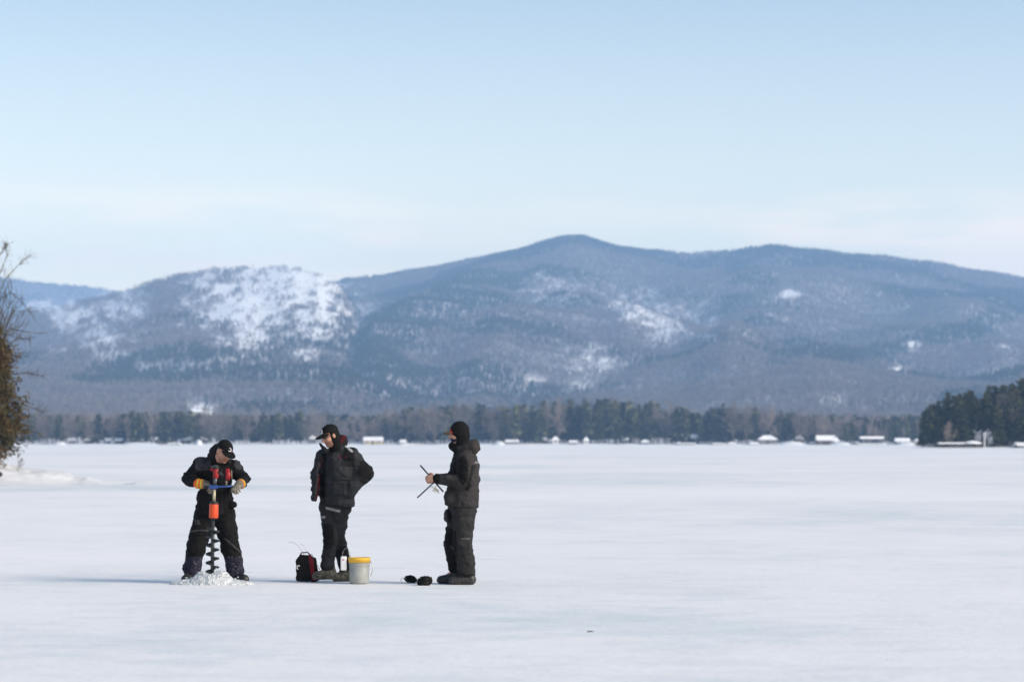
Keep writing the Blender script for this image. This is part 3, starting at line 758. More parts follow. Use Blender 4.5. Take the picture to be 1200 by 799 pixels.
# ================================================================== HOUSES
def wallmat(nm, c): return mat(nm, c, .85, var=.15, scale=1.5)
WM = dict(grey=wallmat('grey_wall', (.20,.19,.19)), brown=wallmat('brown_wall', (.11,.07,.05)), beige=wallmat('beige_wall', (.50,.42,.30)), white=wallmat('white_wall', (.70,.70,.70)),
          dark=wallmat('dark_wall', (.05,.05,.055)), blue=wallmat('blue_grey_wall', (.14,.18,.24)), red=wallmat('red_wall', (.28,.07,.05)))
M_pane = mat('window_glass', (.03,.04,.05), .15, spec=.6); M_trim = mat('white_trim', (.7,.7,.7), .6)
def house(name, px, wpx, hpx, wall, style, label, cat, Y=1503, base=None, rz=0, group='houses and boathouses along the far shore', up=0.0):
    x = P(px, HZ, Y)[0]; z = base if base is not None else float(shore_z(np.array(x), np.array(Y)))-.3
    z += up
    s = Y/F; W = wpx*s/2; Ht = hpx*s; Dp = max(3.0, W*.8)
    r = empty(name, (x, Y+Dp, z), rz)
    wh = Ht*(.55 if style != 'flat' else .72); y0, y1 = -Dp, Dp
    MB().box(-W, W, y0, y1, -1, wh).build('wall', WM[wall], r)
    o = .5; rf = MB()
    if style == 'gable':      # ridge along x
        rf.add([(-W-o,y0-o,wh-.25),(W+o,y0-o,wh-.25),(W+o,y1+o,wh-.25),(-W-o,y1+o,wh-.25),(-W-o,0,Ht),(W+o,0,Ht),(-W-o,y0-o,wh+.1),(W+o,y0-o,wh+.1),(W+o,y1+o,wh+.1),(-W-o,y1+o,wh+.1)],
               [(0,3,2,1),(0,1,7,6),(2,3,9,8),(6,7,5,4),(8,9,4,5),(1,2,8,5,7),(3,0,6,4,9)])
    elif style == 'front':    # gable end to the lake
        rf.add([(-W-o,y0-o,wh-.25),(W+o,y0-o,wh-.25),(W+o,y1+o,wh-.25),(-W-o,y1+o,wh-.25),(0,y0-o,Ht),(0,y1+o,Ht),(-W-o,y0-o,wh+.1),(W+o,y0-o,wh+.1),(W+o,y1+o,wh+.1),(-W-o,y1+o,wh+.1)],
               [(0,3,2,1),(0,1,7,4,6),(2,3,9,5,8),(6,4,5,9),(7,8,5,4),(1,2,8,7),(3,0,6,9)])
    elif style == 'hip':
        rf.add([(-W-o,y0-o,wh-.2),(W+o,y0-o,wh-.2),(W+o,y1+o,wh-.2),(-W-o,y1+o,wh-.2),(-W*.4,0,Ht),(W*.4,0,Ht),(-W-o,y0-o,wh+.1),(W+o,y0-o,wh+.1),(W+o,y1+o,wh+.1),(-W-o,y1+o,wh+.1)],
               [(0,3,2,1),(0,1,7,6),(1,2,8,7),(2,3,9,8),(3,0,6,9),(6,7,5,4),(7,8,5),(8,9,4,5),(9,6,4)])
    else: rf.box(-W-.6, W+.6, y0-.8, y1+.6, wh-.01, Ht)
    ro = rf.build('roof', M_roofsnow, r)
    if W > 3.5: MB().box(W*.4, W*.4+.7, .3, 1.0, wh, Ht+.8).build('chimney', WM['brown'], ro)
    nw = max(1, int(W/1.3)); 
    for k in range(nw):
        cx = -W + 2*W*(k+.5)/nw
        if k == nw//2 and nw > 1:
            MB().box(cx-.45, cx+.45, y0-.04, y0+.05, 0, 2.0).build('door', WM['dark'], r); continue
        wv = MB().box(cx-.5, cx+.5, y0-.05, y0+.04, wh*.35, wh*.8).build('window', M_trim, r)
        MB().box(cx-.4, cx+.4, y0-.07, y0-.045, wh*.35+.1, wh*.8-.1).build('pane', M_pane, wv)
    return tag(r, label, cat, group)
HL = [('cabin',83.5,6.5,7,'grey','gable','small cabin with white roof, leftmost clear roof on the far shore',1),
 ('cabin',103,7,7,'brown','front','small brown cabin with steep snowy roof, second from left on far shore',1.2),
 ('cabin',124.5,7,6.5,'blue','gable','low blue-grey cabin with snow roof, third from left on far shore',1),
 ('cabin',139,7.5,6,'dark','gable','small dark cabin under snow, fourth from left on far shore',1.5),
 ('house',161,11,7,'brown','hip','brown house with wide bright snowy roof left of the driller',1),
 ('house',190,15,7.5,'grey','gable','long grey house with pale roof, nearly behind the driller\'s elbow',1.5),
 ('boathouse',204,11,4.5,'dark','flat','low dark boathouse with flat snow top just left of the driller',0),
 ('cabin',217,11,7,'dark','gable','dark cabin with snowy roof left above the driller\'s shoulder',1.5),
 ('cabin',236,11,7.5,'brown','front','steep roofed brown cabin right beside the driller\'s cap',1.5),
 ('cabin',366,7,8,'grey','front','small grey cabin just left of the cap of the man beside the bucket',2),
 ('house',437,21,9,'beige','gable','beige sunlit house with snow roof right of the capped man\'s shoulder',0.6),
 ('cabin',472,5,6,'white','gable','tiny white cabin between the two standing men',0.6),
 ('boathouse',600,14,5.5,'dark','gable','dark boathouse with grey-white roof right of the snow heap',0),
 ('cabin',633,14,7,'brown','gable','low brown cabin with slanting snowy roof left of the tall white boathouse',1),
 ('boathouse',651,7.5,10,'white','front','tall narrow white boathouse standing at the water line',0),
 ('cabin',672,8,5,'dark','gable','small dark cabin right of the tall white boathouse',0),
 ('cabin',687,5,9,'white','front','narrow white cabin, second pale gable right of the tall boathouse',0),
 ('cabin',733,6,8,'grey','gable','small grey cabin among dark evergreens in the middle of the far shore',1),
 ('cabin',756,8,6,'blue','hip','blue-grey cabin with round snowy roof left of the paired roofs',0),
 ('cabin',803,7,10,'dark','gable','dark cabin, left of two paired white roofs above the long boathouse',1.8),
 ('cabin',815,8,10,'dark','gable','dark cabin, right of two paired white roofs above the long boathouse',2),
 ('boathouse',804,20,4,'grey','flat','long pale boathouse low on the ice under paired roofs',-.3),
 ('boathouse',842,12,4,'grey','flat','low grey flat-topped boathouse left of the bright arched roof',-.3),
 ('boathouse',858,9.5,4.8,'brown','hip','brown boathouse with bright arched snow roof at the ice edge',-.3),
 ('shed',884,8,4,'grey','gable','little grey shed left of the big snow-roofed house',-.3),
 ('house',900,21,11,'grey','hip','big grey house with large white hipped roof on far shore',0),
 ('cabin',937,8,9.5,'brown','hip','small brown cabin between the two biggest snow-roofed houses',1),
 ('house',968,20,12,'brown','gable','large brown house with white roof, right of the bright snow heap',.5),
 ('house',979.5,7,11,'white','front','white gabled wing house joined at right of large brown house',0),
 ('house',1022,25,10,'dark','flat','long dark house with thick flat snow roof left of point',.8),
 ('boathouse',1022,30,4,'grey','flat','wide low grey boathouse on the ice below the flat-roofed house',-.3),
 ('house',1058,15,8,'grey','gable','grey house with pale roof, last one left of the dark point',.6),
 ('shed',1075,4,7,'beige','front','tiny beige shed right at the dark point tip on the far shore',.3)]
dY = 0
for k, (nm, px, w_, h_, wl, st, lb, up) in enumerate(HL):
    row = 1503 if h_ <= 5 else (1506.5 if up < 1 else 1521)
    o = house(nm, px, w_, h_, wl, st, lb, nm, Y=row + (k % 3)*.4, up=up*.45)
house('lodge', 230, 11, 6.5, 'beige', 'gable', 'bright lodge with snowy roof in a clearing above the left tree line', 'lodge', Y=2700, base=P(230, 486, 2700)[2])
house('lodge', 242.5, 9, 5.5, 'white', 'flat', 'lower white flat-roofed lodge right beside the bright hillside lodge', 'lodge', Y=2690, base=P(243, 486.5, 2690)[2])
# bright snow heaps at the ice edge
def heap(px, wpx, hpx, Y, label, seed):
    x = P(px, HZ, Y)[0]; s = Y/F; n = 40
    a = np.linspace(-1.3, 1.3, n); A, B = np.meshgrid(a, a, indexing='xy'); rr = np.hypot(A, B)
    Zz = hpx*s*np.clip(1-rr**2.5, -.1, 1)*(.7+.6*fbm(A*2+seed, B*2, seed, 3))
    i = np.arange(n*n).reshape(n, n); Fc = np.stack([i[:-1,:-1], i[:-1,1:], i[1:,1:], i[1:,:-1]], -1).reshape(-1, 4)
    o = link('snow_heap', mesh('snow_heap', np.stack([A*wpx*s/2, B*4, Zz], -1).reshape(-1, 3), Fc), M_snow, None, True); o.location = (x, Y, 0)
    tag(o, label, 'snow heap', 'snow heaps along the far shore')
heap(585, 15, 4, 1494, 'low bright snow heap right of the man holding sticks', 1)
heap(928, 34, 4, 1494, 'long bright snow heap between big snow-roofed houses', 2)
heap(70, 16, 3.5, 1494, 'low snow heap at left end of the far shore', 3)
heap(165, 46, 3, 1495, 'long thin snow heap left of the driller', 4)
heap(985, 26, 3.5, 1494, 'wide snow heap in front of the white gabled wing', 5)
heap(1062, 24, 3.5, 1494, 'snow heap left of the dark point tip', 6)
heap(233, 10, 6, 1493, 'small peaked snow heap beside the driller\'s hood', 7)

# dock pavilion, boat shelter and lamp on the point
Yp = 757
def px2(px, Y=Yp): return P(px, HZ, Y)[0]
sp = Yp/F
r = empty('dock_shelter', (px2(1114), Yp, 0)); tag(r, 'low flat-roofed dark dock shelter with snow on top at the point', 'shelter')
W = 14*sp
MB().box(-W, W, -1.2, 1.2, .05, .3).build('deck', M_greyw, r)
for k in range(6): MB().box(-W+.1+k*(2*W-.35)/5, -W+.25+k*(2*W-.35)/5, -1.1, -.95, .3, 1.05).build('post', M_greyw, r)
MB().box(-W+.3, -.3, -.2, 1.0, .3, .95).build('boat_rack', WM['dark'], r)
MB().box(-W-.2, W+.2, -1.4, 1.4, 1.05, 1.45).build('roof', M_roofsnow, r, bevel=.1)
r = empty('gazebo', (px2(1139.5), Yp+.5, 0)); tag(r, 'snow-capped gazebo standing on the dock at the point', 'gazebo')
W = 10.5*sp
MB().box(-W, W, -1.6, 1.6, .05, .3).build('deck', M_greyw, r)
for sx in (-1, -.33, .33, 1): MB().box(sx*(W-.2)-.08, sx*(W-.2)+.08, -1.5, -1.35, .3, 1.15).build('post', M_greyw, r)
n0 = 24; vs = []; fs = []
prof = [(1.0, 1.1), (1.02, 1.25), (.8, 1.45), (.5, 1.68), (.2, 1.85), (.0, 1.9)]
for rr, zz in prof:
    for k in range(n0): vs.append((rr*(W+.3)*math.cos(2*PI*k/n0), rr*2.1*math.sin(2*PI*k/n0), zz))
for j in range(len(prof)-1):
    for k in range(n0): fs.append((j*n0+k, j*n0+(k+1) % n0, (j+1)*n0+(k+1) % n0, (j+1)*n0+k))
fs.append(tuple(range(n0))[::-1]); MB().add(vs, fs).build('roof', M_roofsnow, r, True)
r = empty('lamp_post', (px2(1153.5), Yp-.2, 0)); tag(r, 'pale dockside lamp post right of the gazebo', 'lamp post')
MB().tube([(0, 0, 0), (0, 0, 3.6)], .16, 8).build('pole', M_white, r); MB().box(-.35, .35, -.3, .3, 3.6, 4.0).build('lamp_head', M_white, r, bevel=.08)
for pxv, z_, lb in ((1145, 3.9, 'pale snow-dusted bush left of the dock lamp post'), (1158, 4.0, 'taller frosted bush right of the dock lamp post')):
    t_, b_ = bare_tree(int(pxv), z_, .9, (8, 6, 4), .06, .03, .9, .1); b_.add(t_.v, t_.f)
    o = b_.build('frosted_bush', mat('frost', (.5,.52,.56), .9)); o.location = (px2(pxv, Yp+5), Yp+5, .5); tag(o, lb, 'bush')
house('boathouse', 1198, 9, 6.5, 'dark', 'gable', 'dark boathouse with snow roof cut off by right edge', 'boathouse', Y=759, base=0)

# ================================================================== LEFT BANK, CEDAR, BARE TREE
def bank():
    xs = np.linspace(-30, -11.0, 260); ys = np.linspace(96, 125, 220); X_, Y_ = np.meshgrid(xs, ys, indexing='xy')
    pxx = X_/108*F+600
    hh = np.interp(pxx, [-300, -100, -30, 0, 15, 30, 60, 75, 90, 105, 118, 128, 136, 150, 163, 175, 185], [1.7, 1.5, 1.25, 1.02, .92, .85, .72, .60, .38, .36, .20, .12, -.02, .06, .14, .05, -.06])
    ce = 108 - .004*(pxx-0)*0 + 1.2*(fbm(X_*.3, 0, 0, 2)-.5); wd_ = 2.2 + 3*np.clip((100-pxx)/100, 0, 2)
    e = np.exp(-(np.abs((Y_-ce)/wd_))**3)
    Zz = .74*hh*e*(.75+.5*fbm(X_*1.1, Y_*.9, 3, 4)) + .10*(fbm(X_*3, Y_*3, 3, 4)-.5)*e - .04
    i = np.arange(X_.size).reshape(X_.shape); Fc = np.stack([i[:-1,:-1], i[:-1,1:], i[1:,1:], i[1:,:-1]], -1).reshape(-1, 4)
    return mesh('snow_bank', np.stack([X_, Y_, Zz], -1).reshape(-1, 3), Fc)
tag(link('snow_bank', bank(), M_snow, None, True), 'drifted white snow bank tapering out onto the ice at left', 'snow bank', kind='structure')
Yc = 107.0; sc_ = Yc/F
def cedar():
    r = np.random.default_rng(77); C = []; U = []; W = []
    root = empty('cedar_tree', (P(-16, 540, Yc)[0], Yc, .5)); tag(root, 'brownish green cedar on the snow bank at the left edge', 'tree')
    H = 6.0; prof_z = [0, .4, .9, 1.6, 2.4, 3.2, 4.0, 4.8, 5.4, 6.0]; prof_r = [.35, .75, 1.15, 1.75, 1.72, 1.45, 1.25, 1.0, .7, .15]
    limbs = MB()
    for i in range(300):
        z = H*r.random()**.9*.97 + .05; rad = np.interp(z, prof_z, prof_r)*(.6+.5*r.random()); a = r.random()*2*PI
        d = np.array([math.cos(a), math.sin(a), 0]); st = np.array([0, 0, z*.92+.1]); 
        pt = [st, st + d*rad*.5 + np.array([0, 0, .12]), st + d*rad + np.array([0, 0, -.12-.2*r.random()])]
        limbs.tube(pt, [.022, .013, .004], 4, False)
        for k in range(46):
            f = .25+.8*r.random(); c = st + d*rad*f + np.array([0, 0, .12*math.sin(f*3)-.22*f*f]) + r.normal(0, 1, 3)*np.array([.14, .14, .12])
            ls = .05+.06*r.random(); u = (d*.5 + np.array([0, 0, -.8*r.random()]) + r.normal(0, .45, 3)); u = u/np.linalg.norm(u)*ls
            v = np.cross(u, r.normal(0, 1, 3)); v = v/np.linalg.norm(v)*ls*.45
            C.append(c); U.append(u); W.append(v)
    link('crown', quads_to_mesh('crown', np.array(C), np.array(U), np.array(W)), M_cedar, root)
    limbs.tube([(0, 0, -.6), (0.04, 0, 2), (-.02, 0, 4), (0, 0, 5.9)], [.13, .10, .06, .01], 8)
    limbs.build('trunk', M_bark, root)
cedar()
root = empty('bare_tree', (P(-32, 540, 109)[0], 109, .45)); tag(root, 'leafless tree spreading bare branches above the cedar at left edge', 'tree')
t_, b_ = bare_tree(410, 7.4, .55, (10, 6, 5, 4), .10, .006, .8, .35)
# a few explicit limbs reaching into the picture
def lp(px, py, dy=0): 
    p = P(px, py, 109+dy); return np.array([p[0]-root.location[0], dy, p[2]-.45])
R2 = np.random.default_rng(9)
for pl in ([(-30,420),(-8,365),(6,328),(20,312),(34,300)], [(-28,430),(-5,385),(6,348),(12,342),(24,352),(40,372)], [(-30,380),(-12,340),(0,320),(8,300),(7,284)], [(-30,450),(0,410),(22,396),(36,398)], [(-30,350),(-10,310),(2,296),(8,287)],
           [(-25,470),(5,440),(30,437),(50,441)], [(-25,500),(10,470),(40,478),(52,484)]):
    pts_ = [lp(a, b, R2.normal(0, .3)) for a, b in pl]; b_.tube(pts_, list(np.linspace(.034, .006, len(pts_))), 5, False)
    for j in range(34):
        k = R2.integers(1, len(pts_)-1) if j % 3 else len(pts_)-2; f = R2.random(); s0 = pts_[k]*(1-f)+pts_[k+1]*f
        d = (pts_[k+1]-pts_[k]); d /= np.linalg.norm(d); d = d + R2.normal(0, .6, 3) + np.array([0, 0, .25]); d /= np.linalg.norm(d); Ls = .15+.35*R2.random()
        e = s0+d*Ls; b_.tube([s0, s0+d*Ls*.5+R2.normal(0, .02, 3), e], [.008, .006, .003], 3, False)
b_.build('crown', M_bark, root); t_.build('trunk', M_bark, root)
t_, b_ = bare_tree(512, .55, 1.0, (7, 4, 3), .006, .004, .8, .1); b_.add(t_.v, t_.f); o = b_.build('twiggy_bush', M_bark); o.location = (P(21, 545, 106)[0], 106, .50)
tag(o, 'small bare twigs poking from the snow bank at left', 'bush')
def lump(name, c, r, m, seed, label=None, cat=None, parent=None, h=None, amp=.25):
    h = h or min(r)/9; Fd = Field(np.array([-r[0], -r[1], -r[2]])*1.4, np.array(r)*1.4, h); Fd.ell((0, 0, 0), r, k=0)
    Fd.fold(-min(r)*amp, lambda p: 2*fbm(p[:,0]/r[0]*2+seed, p[:,1]/r[1]*2, p[:,2]/r[2]*2, 3)-1, band=9)
    o = link(name, Fd.mesh(name), m, parent, True); o.location = c
    if label: tag(o, label, cat)
    return o
lump('boulder', (P(-5, 545, 104)[0], 104, .42), (.25, .2, .12), mat('dark_stone', (.03,.03,.03), .9, var=.4, scale=6), 3, 'dark stone at the cedar foot on the left edge', 'boulder')

# ================================================================== PEOPLE
def sleeve(Fd, sh, el, wr, r=(.09, .078, .06), k=.03): Fd.chain([sh, el, wr], r, k)
def lineseg(px, py, a, b, w_):
    ax, ay = a; bx, by = b; vx, vy = bx-ax, by-ay; t = np.clip(((px-ax)*vx+(py-ay)*vy)/(vx*vx+vy*vy), 0, 1)
    return np.hypot(px-ax-t*vx, py-ay-t*vy) < w_

# ---------- person 1: the driller ----------
f1 = Fig('man in black bending over, drilling the ice with a hand-held auger', 252, 682)
q = f1.q
fwd = np.array([.55, -.68, -.60]); RH = frame(fwd, (.25, -.25, 1))
RT1 = frame((.15, -1, 0))
J = dict(head=q(264, 529, -.18), R=RH, RT=RT1, neck=q(256, 541, -.06), chest=q(254, 560, -.02), pelvis=q(250, 600, .06),
         shR=q(234.5, 545, -.02), elR=q(221.5, 561, -.04), wrR=q(237, 566.5, -.25), shL=q(274, 548, .0), elL=q(284.5, 561, -.02), wrL=q(284.5, 567, -.26),
         hipR=q(239, 609, .06), knR=q(230, 641, -.02), anR=q(222, 674, .03), toeR=q(219, 678, -.14),
         hipL=q(263, 609, .06), knL=q(270, 641, -.02), anL=q(278, 674, .02), toeL=q(288, 678, -.12), skin=(.42,.22,.16), beard=.8)
b1 = body(f1, J)
# jacket
Fd = Field((-.5, -.45, .6), (.5, .4, 1.65), .0075)
Fd.caps(q(254, 552, -.02), q(250.5, 598, .05), .175, .235, .05, R=RT1, sc=(1.0, .68, 1))
Fd.caps(q(236, 547, 0), q(273, 549, 0), .105, .105, .05); Fd.caps(q(256, 545, -.03), q(257, 538, -.06), .12, .095, .04)
sleeve(Fd, J['shR'], J['elR'], J['wrR']+np.array([-.03, .02, 0]), (.092, .08, .058)); sleeve(Fd, J['shL'], J['elL'], J['wrL']+np.array([0, .03, 0]), (.088, .078, .058))
Fd.ell(q(273, 592, -.02), (.05, .05, .05), k=.03)
Fd.cut(q(250, 606, 0), (.04, 0, -1), .01)
Fd.fold(.019, wrinkle(4, 8)); Fd.fold(.009, wrinkle(9, 17))
def cj1(p):
    px, py = f1.pp(p); c = np.tile(np.array((.010, .010, .012)), (len(p), 1)); nz_ = fbm(p[:,0]*35, p[:,1]*35, p[:,2]*35, 3)
    pan = (((px-238.5)/9.5)**4 + ((py-541)/10.5)**4 < 1) | (((px-280)/5)**2+((py-543)/8)**2 < 1)
    c[pan] = np.array((.06, .06, .075))*(.4+1.2*nz_[pan])[:, None]
    sw = lineseg(px, py, (248, 547), (256, 545.5), .7) & (p[:,1] < 0) | lineseg(px, py, (256, 545.5), (257, 548), .6) & (p[:,1] < 0); c[sw] = (.35, .36, .36)
    zp = (np.abs(px-261) < .7) & (p[:,1] < -.05) & (py > 550); c[zp] = (.03, .03, .035)
    return c
jk = f1.part('jacket', Fd.mesh('jacket', cj1), M_cloth)
# hood folded behind the neck
Fd = Field(q(230, 560, -.3), q(290, 500, .25)*1.0, .007)
hc = J['head']
Fd.ell(q(255, 531, -.02), (.105, .10, .115), RH, .02); Fd.ell(hc + RH@np.array([0, .07, .01]), (.078, .12, .15), RH, .01, 'sub')
Fd.ell(hc + RH@np.array([0, 0, .10]), (.10, .14, .05), RH, .01, 'sub')
Fd.caps(q(247, 537, -.03), q(268, 541, -.12), .05, .035, .03); Fd.fold(.009, wrinkle(3, 15))
f1.part('hood', Fd.mesh('hood', lambda p: np.tile(np.array((.03, .031, .034)), (len(p), 1))), M_cloth)
cap(f1, J['head'], RH)
# trousers
Fd = Field((-.5, -.3, .02), (.5, .35, .95), .0075)
Fd.caps(q(240, 602, .06), q(262, 602, .06), .135, .135, .05)
Fd.chain([J['hipR'], J['knR'], q(224.5, 668, .02)], (.135, .112, .105), .03); Fd.chain([J['hipL'], J['knL'], q(276, 668, .01)], (.13, .108, .108), .03)
Fd.cut((0, 0, .055), (0, 0, -1), .005); Fd.fold(.014, wrinkle(14, 7)); Fd.fold(.009, wrinkle(19, 16))
def ct1(p):
    px, py = f1.pp(p); c = np.tile(np.array((.010, .010, .011)), (len(p), 1)); nz_ = fbm(p[:,0]*30, p[:,1]*30, p[:,2]*30, 3)
    low = py > 649 + 5*nz_; c[low] = np.array((.030, .030, .055))*(.4+1.4*nz_[low])[:, None]
    sn = low & (vn(p[:,0]*120, p[:,1]*120, p[:,2]*120) > .84); c[sn] = (.3, .31, .34)
    pip = (np.abs(py-(621+.03*(px-236)**2*.4)) < .6) & (p[:,1] < .02) & ((px < 245) | (px > 263)); c[pip] = (.12, .12, .125)
    lg = ((np.abs(px-232) < 3.5) & (np.abs(py-613.5) < .7) | (np.abs(px-229.5) < 1) & (np.abs(py-610.5) < 1.5) | (np.abs(px-233) < 1.2) & (np.abs(py-610.5) < 1.5)) & (p[:,1] < 0.02); c[lg] = (.13, .13, .14)
    return c
f1.part('trousers', Fd.mesh('trousers', ct1), M_cloth)
boot(f1, J['anR'], J['toeR'], M_bootblk); boot(f1, J['anL'], J['toeL'], M_bootblk)
# gloves: cuff striped orange and yellow-green, grey hand
def glove(w, D, N_, T, cuff_dir, name='glove', clen=1.0):
    Fd = Field(np.array(w)-.2, np.array(w)+.2, .0055)
    hand_prims(Fd, w, D, N_, T, (.75, 1.0, .8), 1.15); Fd.caps(np.array(w)+cuff_dir*.062*clen, np.array(w)-cuff_dir*.02, .060, .047, .02)
    def cf(p):
        t = (p-np.array(w)) @ cuff_dir; c = np.tile(np.array((.36, .32, .25)), (len(p), 1))*(.7+.6*vn(p[:,0]*60, p[:,1]*60, p[:,2]*60))[:, None]
        c[t > .0] = (1.3, .26, .06); c[(t > .014) & (t < .030)] = (.75, 1.0, .12); c[(t > .055) & (t < .066)] = (.75, 1.0, .12); return c
    f1.part(name, Fd.mesh(name, cf), M_cloth)
glove(q(241.5, 567.3, -.265), (.8, -.55, -.15), (0, -.25, -1), (.6, .5, .2), np.array([-.97, .2, .1]))
glove(q(283.5, 567.3, -.27), (-.25, -.9, -.2), (0, -.1, -1), (-1, 0, 0), np.array([.45, .85, .25]), clen=.2)

# ---------- auger with drill ----------
ya = -.36
ax_ = q(254, 570, ya)
r = empty('ice_auger', tuple(np.array(f1.root.location) + np.array([q(252.5, 682, ya)[0], ya, 0])))
tag(r, 'dark spiral ice auger with orange collar held by the driller', 'ice auger')
bx = q(252.5, 682, ya)[0]
def a_(px, py, y=0): v = q(px, py, ya); return (v[0]-bx, y, v[2])
MB().tube([a_(253.2, 608), a_(252.6, 676)], .021, 12).build('shaft', M_dark, r, True)
mbx = MB(); nfl = 7; zt = 612; zb = 676; steps = 150
vs = []; fs = []
for i in range(steps+1):
    f_ = i/steps; a = 2*PI*6.3*f_; c0 = a_(253.2-.6*f_, zt+(zb-zt)*f_)
    rad = .078*(min(1, f_*9+.15))
    for rr, dz in ((.015, .010), (rad, .007), (rad, -.004), (.015, -.014)): vs.append((c0[0]+rr*math.cos(a), c0[1]+rr*math.sin(a), c0[2]+dz))
for i in range(steps):
    for k in range(4): fs.append((i*4+k, i*4+(k+1) % 4, i*4+4+(k+1) % 4, i*4+4+k))
mbx.add(vs, fs).build('flighting', M_dark, r, True)
MB().tube([a_(254.3, 590), a_(253.9, 606)], .052, 20).build('collar', M_orange, r, True, bevel=.004)
MB().tube([a_(254.4, 586.8), a_(254.3, 590.5)], [.044, .050], 20).build('collar_top', M_black, r, True)
MB().tube([a_(253.9, 605.5), a_(253.8, 608)], [.05, .03], 20).build('collar_base', M_black, r, True)
MB().tube([a_(254.6, 573), a_(254.4, 588)], .017, 12).build('upper_shaft', mat('tan_metal', (.42,.38,.28), .4, metal=.3), r, True)
hb = MB().tube([a_(243.5, 570.8, .01), a_(250, 569.8), a_(259, 570), a_(280, 569, .02)], .011, 10); hb.build('handle', M_blue, r, True)
MB().box(a_(249, 571)[0], a_(258.5, 571)[0], -.025, .025, a_(250, 572.5)[2], a_(250, 568)[2]).build('handle_bracket', M_blue, r, bevel=.005)
for g_ in ((242.5, 249), (276, 282)): MB().tube([a_(g_[0], 570.6, .01), a_(g_[1], 569.7, .01)], .017, 10).build('grip', M_black, r, True)
# cordless drill driving it
dr = MB().tube([a_(256.5, 548, .01), a_(256.5, 557, .0), a_(255.8, 560, 0)], [.030, .034, .026], 16).build('drill_body', M_red, r, True, bevel=.004)
MB().tube([a_(255.8, 560, 0), a_(255, 568, 0)], [.028, .018], 14).build('chuck', mat('grey_metal', (.09,.09,.10), .35, metal=.6), r, True)
MB().tube([a_(256.5, 546.5, .01), a_(256.5, 549.5, .01)], [.030, .038], 14).build('drill_cap', M_black, r, True)
MB().tube([a_(250, 549, .02), a_(254, 551, .02)], [.018, .022], 10).build('drill_trigger', M_red, r, True)
MB().tube([a_(258, 553, 0), a_(263, 556, .02), a_(268, 560, .03)], [.026, .02, .024], 12).build('drill_grip', M_black, r, True)
bt = MB().tube([a_(269.5, 549.5, .02), a_(270.8, 557, 0), a_(270, 562, 0)], [.024, .032, .024], 14).build('battery_pack', M_red, r, True)
MB().tube([a_(274.5, 551, 0), a_(275, 561, 0)], .008, 8).build('battery_clip', mat('tan_plastic', (.16,.13,.08), .5), r, True)
MB().tube([a_(268.5, 562, 0), a_(268.8, 568.5, 0)], [.014, .011], 10).build('torque_arm', mat('worn_metal', (.18,.16,.13), .4, metal=.5), r, True)

# slush thrown up round the hole
Fd = Field((-.5, -.35, -.05), (.5, .35, .32), .006)
rs = np.random.default_rng(5)
Fd.ell((0, 0, -.02), (.30, .19, .085), k=.0); Fd.ell((-.17, -.02, -.02), (.19, .16, .06), k=.03); Fd.ell((.16, -.02, -.02), (.19, .16, .06), k=.03)
Fd.ell((.0, -.04, .03), (.24, .13, .085), k=.05); Fd.ell((-.12, .0, .07), (.07, .06, .075), k=.05); Fd.ell((.10, 0, .07), (.10, .06, .08), k=.05); Fd.ell((-.26, -.0, .0), (.22, .12, .045), k=.04); Fd.ell((.25, -.0, .0), (.22, .12, .045), k=.04)
Fd.fold(.028, lambda p: (fbm(p[:,0]*38, p[:,1]*38, p[:,2]*42, 5)-.5)*1.1 - .0, band=.09)
for i in range(35):
    a = rs.random()*2*PI; rr = rs.random()**.7; c = np.array([math.cos(a)*.44*rr, math.sin(a)*.26*rr, max(.0, (.12+.13*rs.random())*(1-rr**1.3)*1.0)]); e = rs.uniform(.004, .012)
    Fd.ell(c, (e*1.3, e, e*rs.uniform(.5, 1.2)), k=.006)
Fd.cut((0, 0, -.03), (0, 0, -1))
sl = link('slush_pile', Fd.mesh('slush_pile'), mat('wet_slush', (.44,.48,.51), .6, alt=(.54,.57,.60), scale=14, bump=.6, bscale=60, spec=.5), None, True)
sl.location = (r.location[0]+.0, r.location[1]-.03, 0); tag(sl, 'pile of wet slush thrown up around the auger hole', 'slush', kind='stuff')

# ---------- person 2: man with cap, hands in pockets ----------
f2 = Fig('man in open charcoal jacket and black cap looking down beside the bucket', 392, 681)
q = f2.q
RT2 = frame((-.72, -.70, 0)); RH2 = frame((-.80, -.50, -.36), (-.1, 0, 1))
J = dict(head=q(387.5, 511, -.09), R=RH2, RT=RT2, neck=q(395, 527, 0), chest=q(396, 550, 0), pelvis=q(393, 592, .0),
         shR=q(378, 533, .12), elR=q(370.5, 557, .10), wrR=q(379, 570, .03), shL=q(412, 535, -.06), elL=q(427, 555, -.02), wrL=q(404, 566, -.07),
         hipR=q(386, 602, .04), knR=q(386.5, 636, -.02), anR=q(384, 665, -.06), toeR=q(373, 674, .02),
         hipL=q(399, 602, -.02), knL=q(396, 630, .06), anL=q(403.5, 665, .06), toeL=q(393.5, 676, .05), skin=(.38,.20,.14), beard=.6)
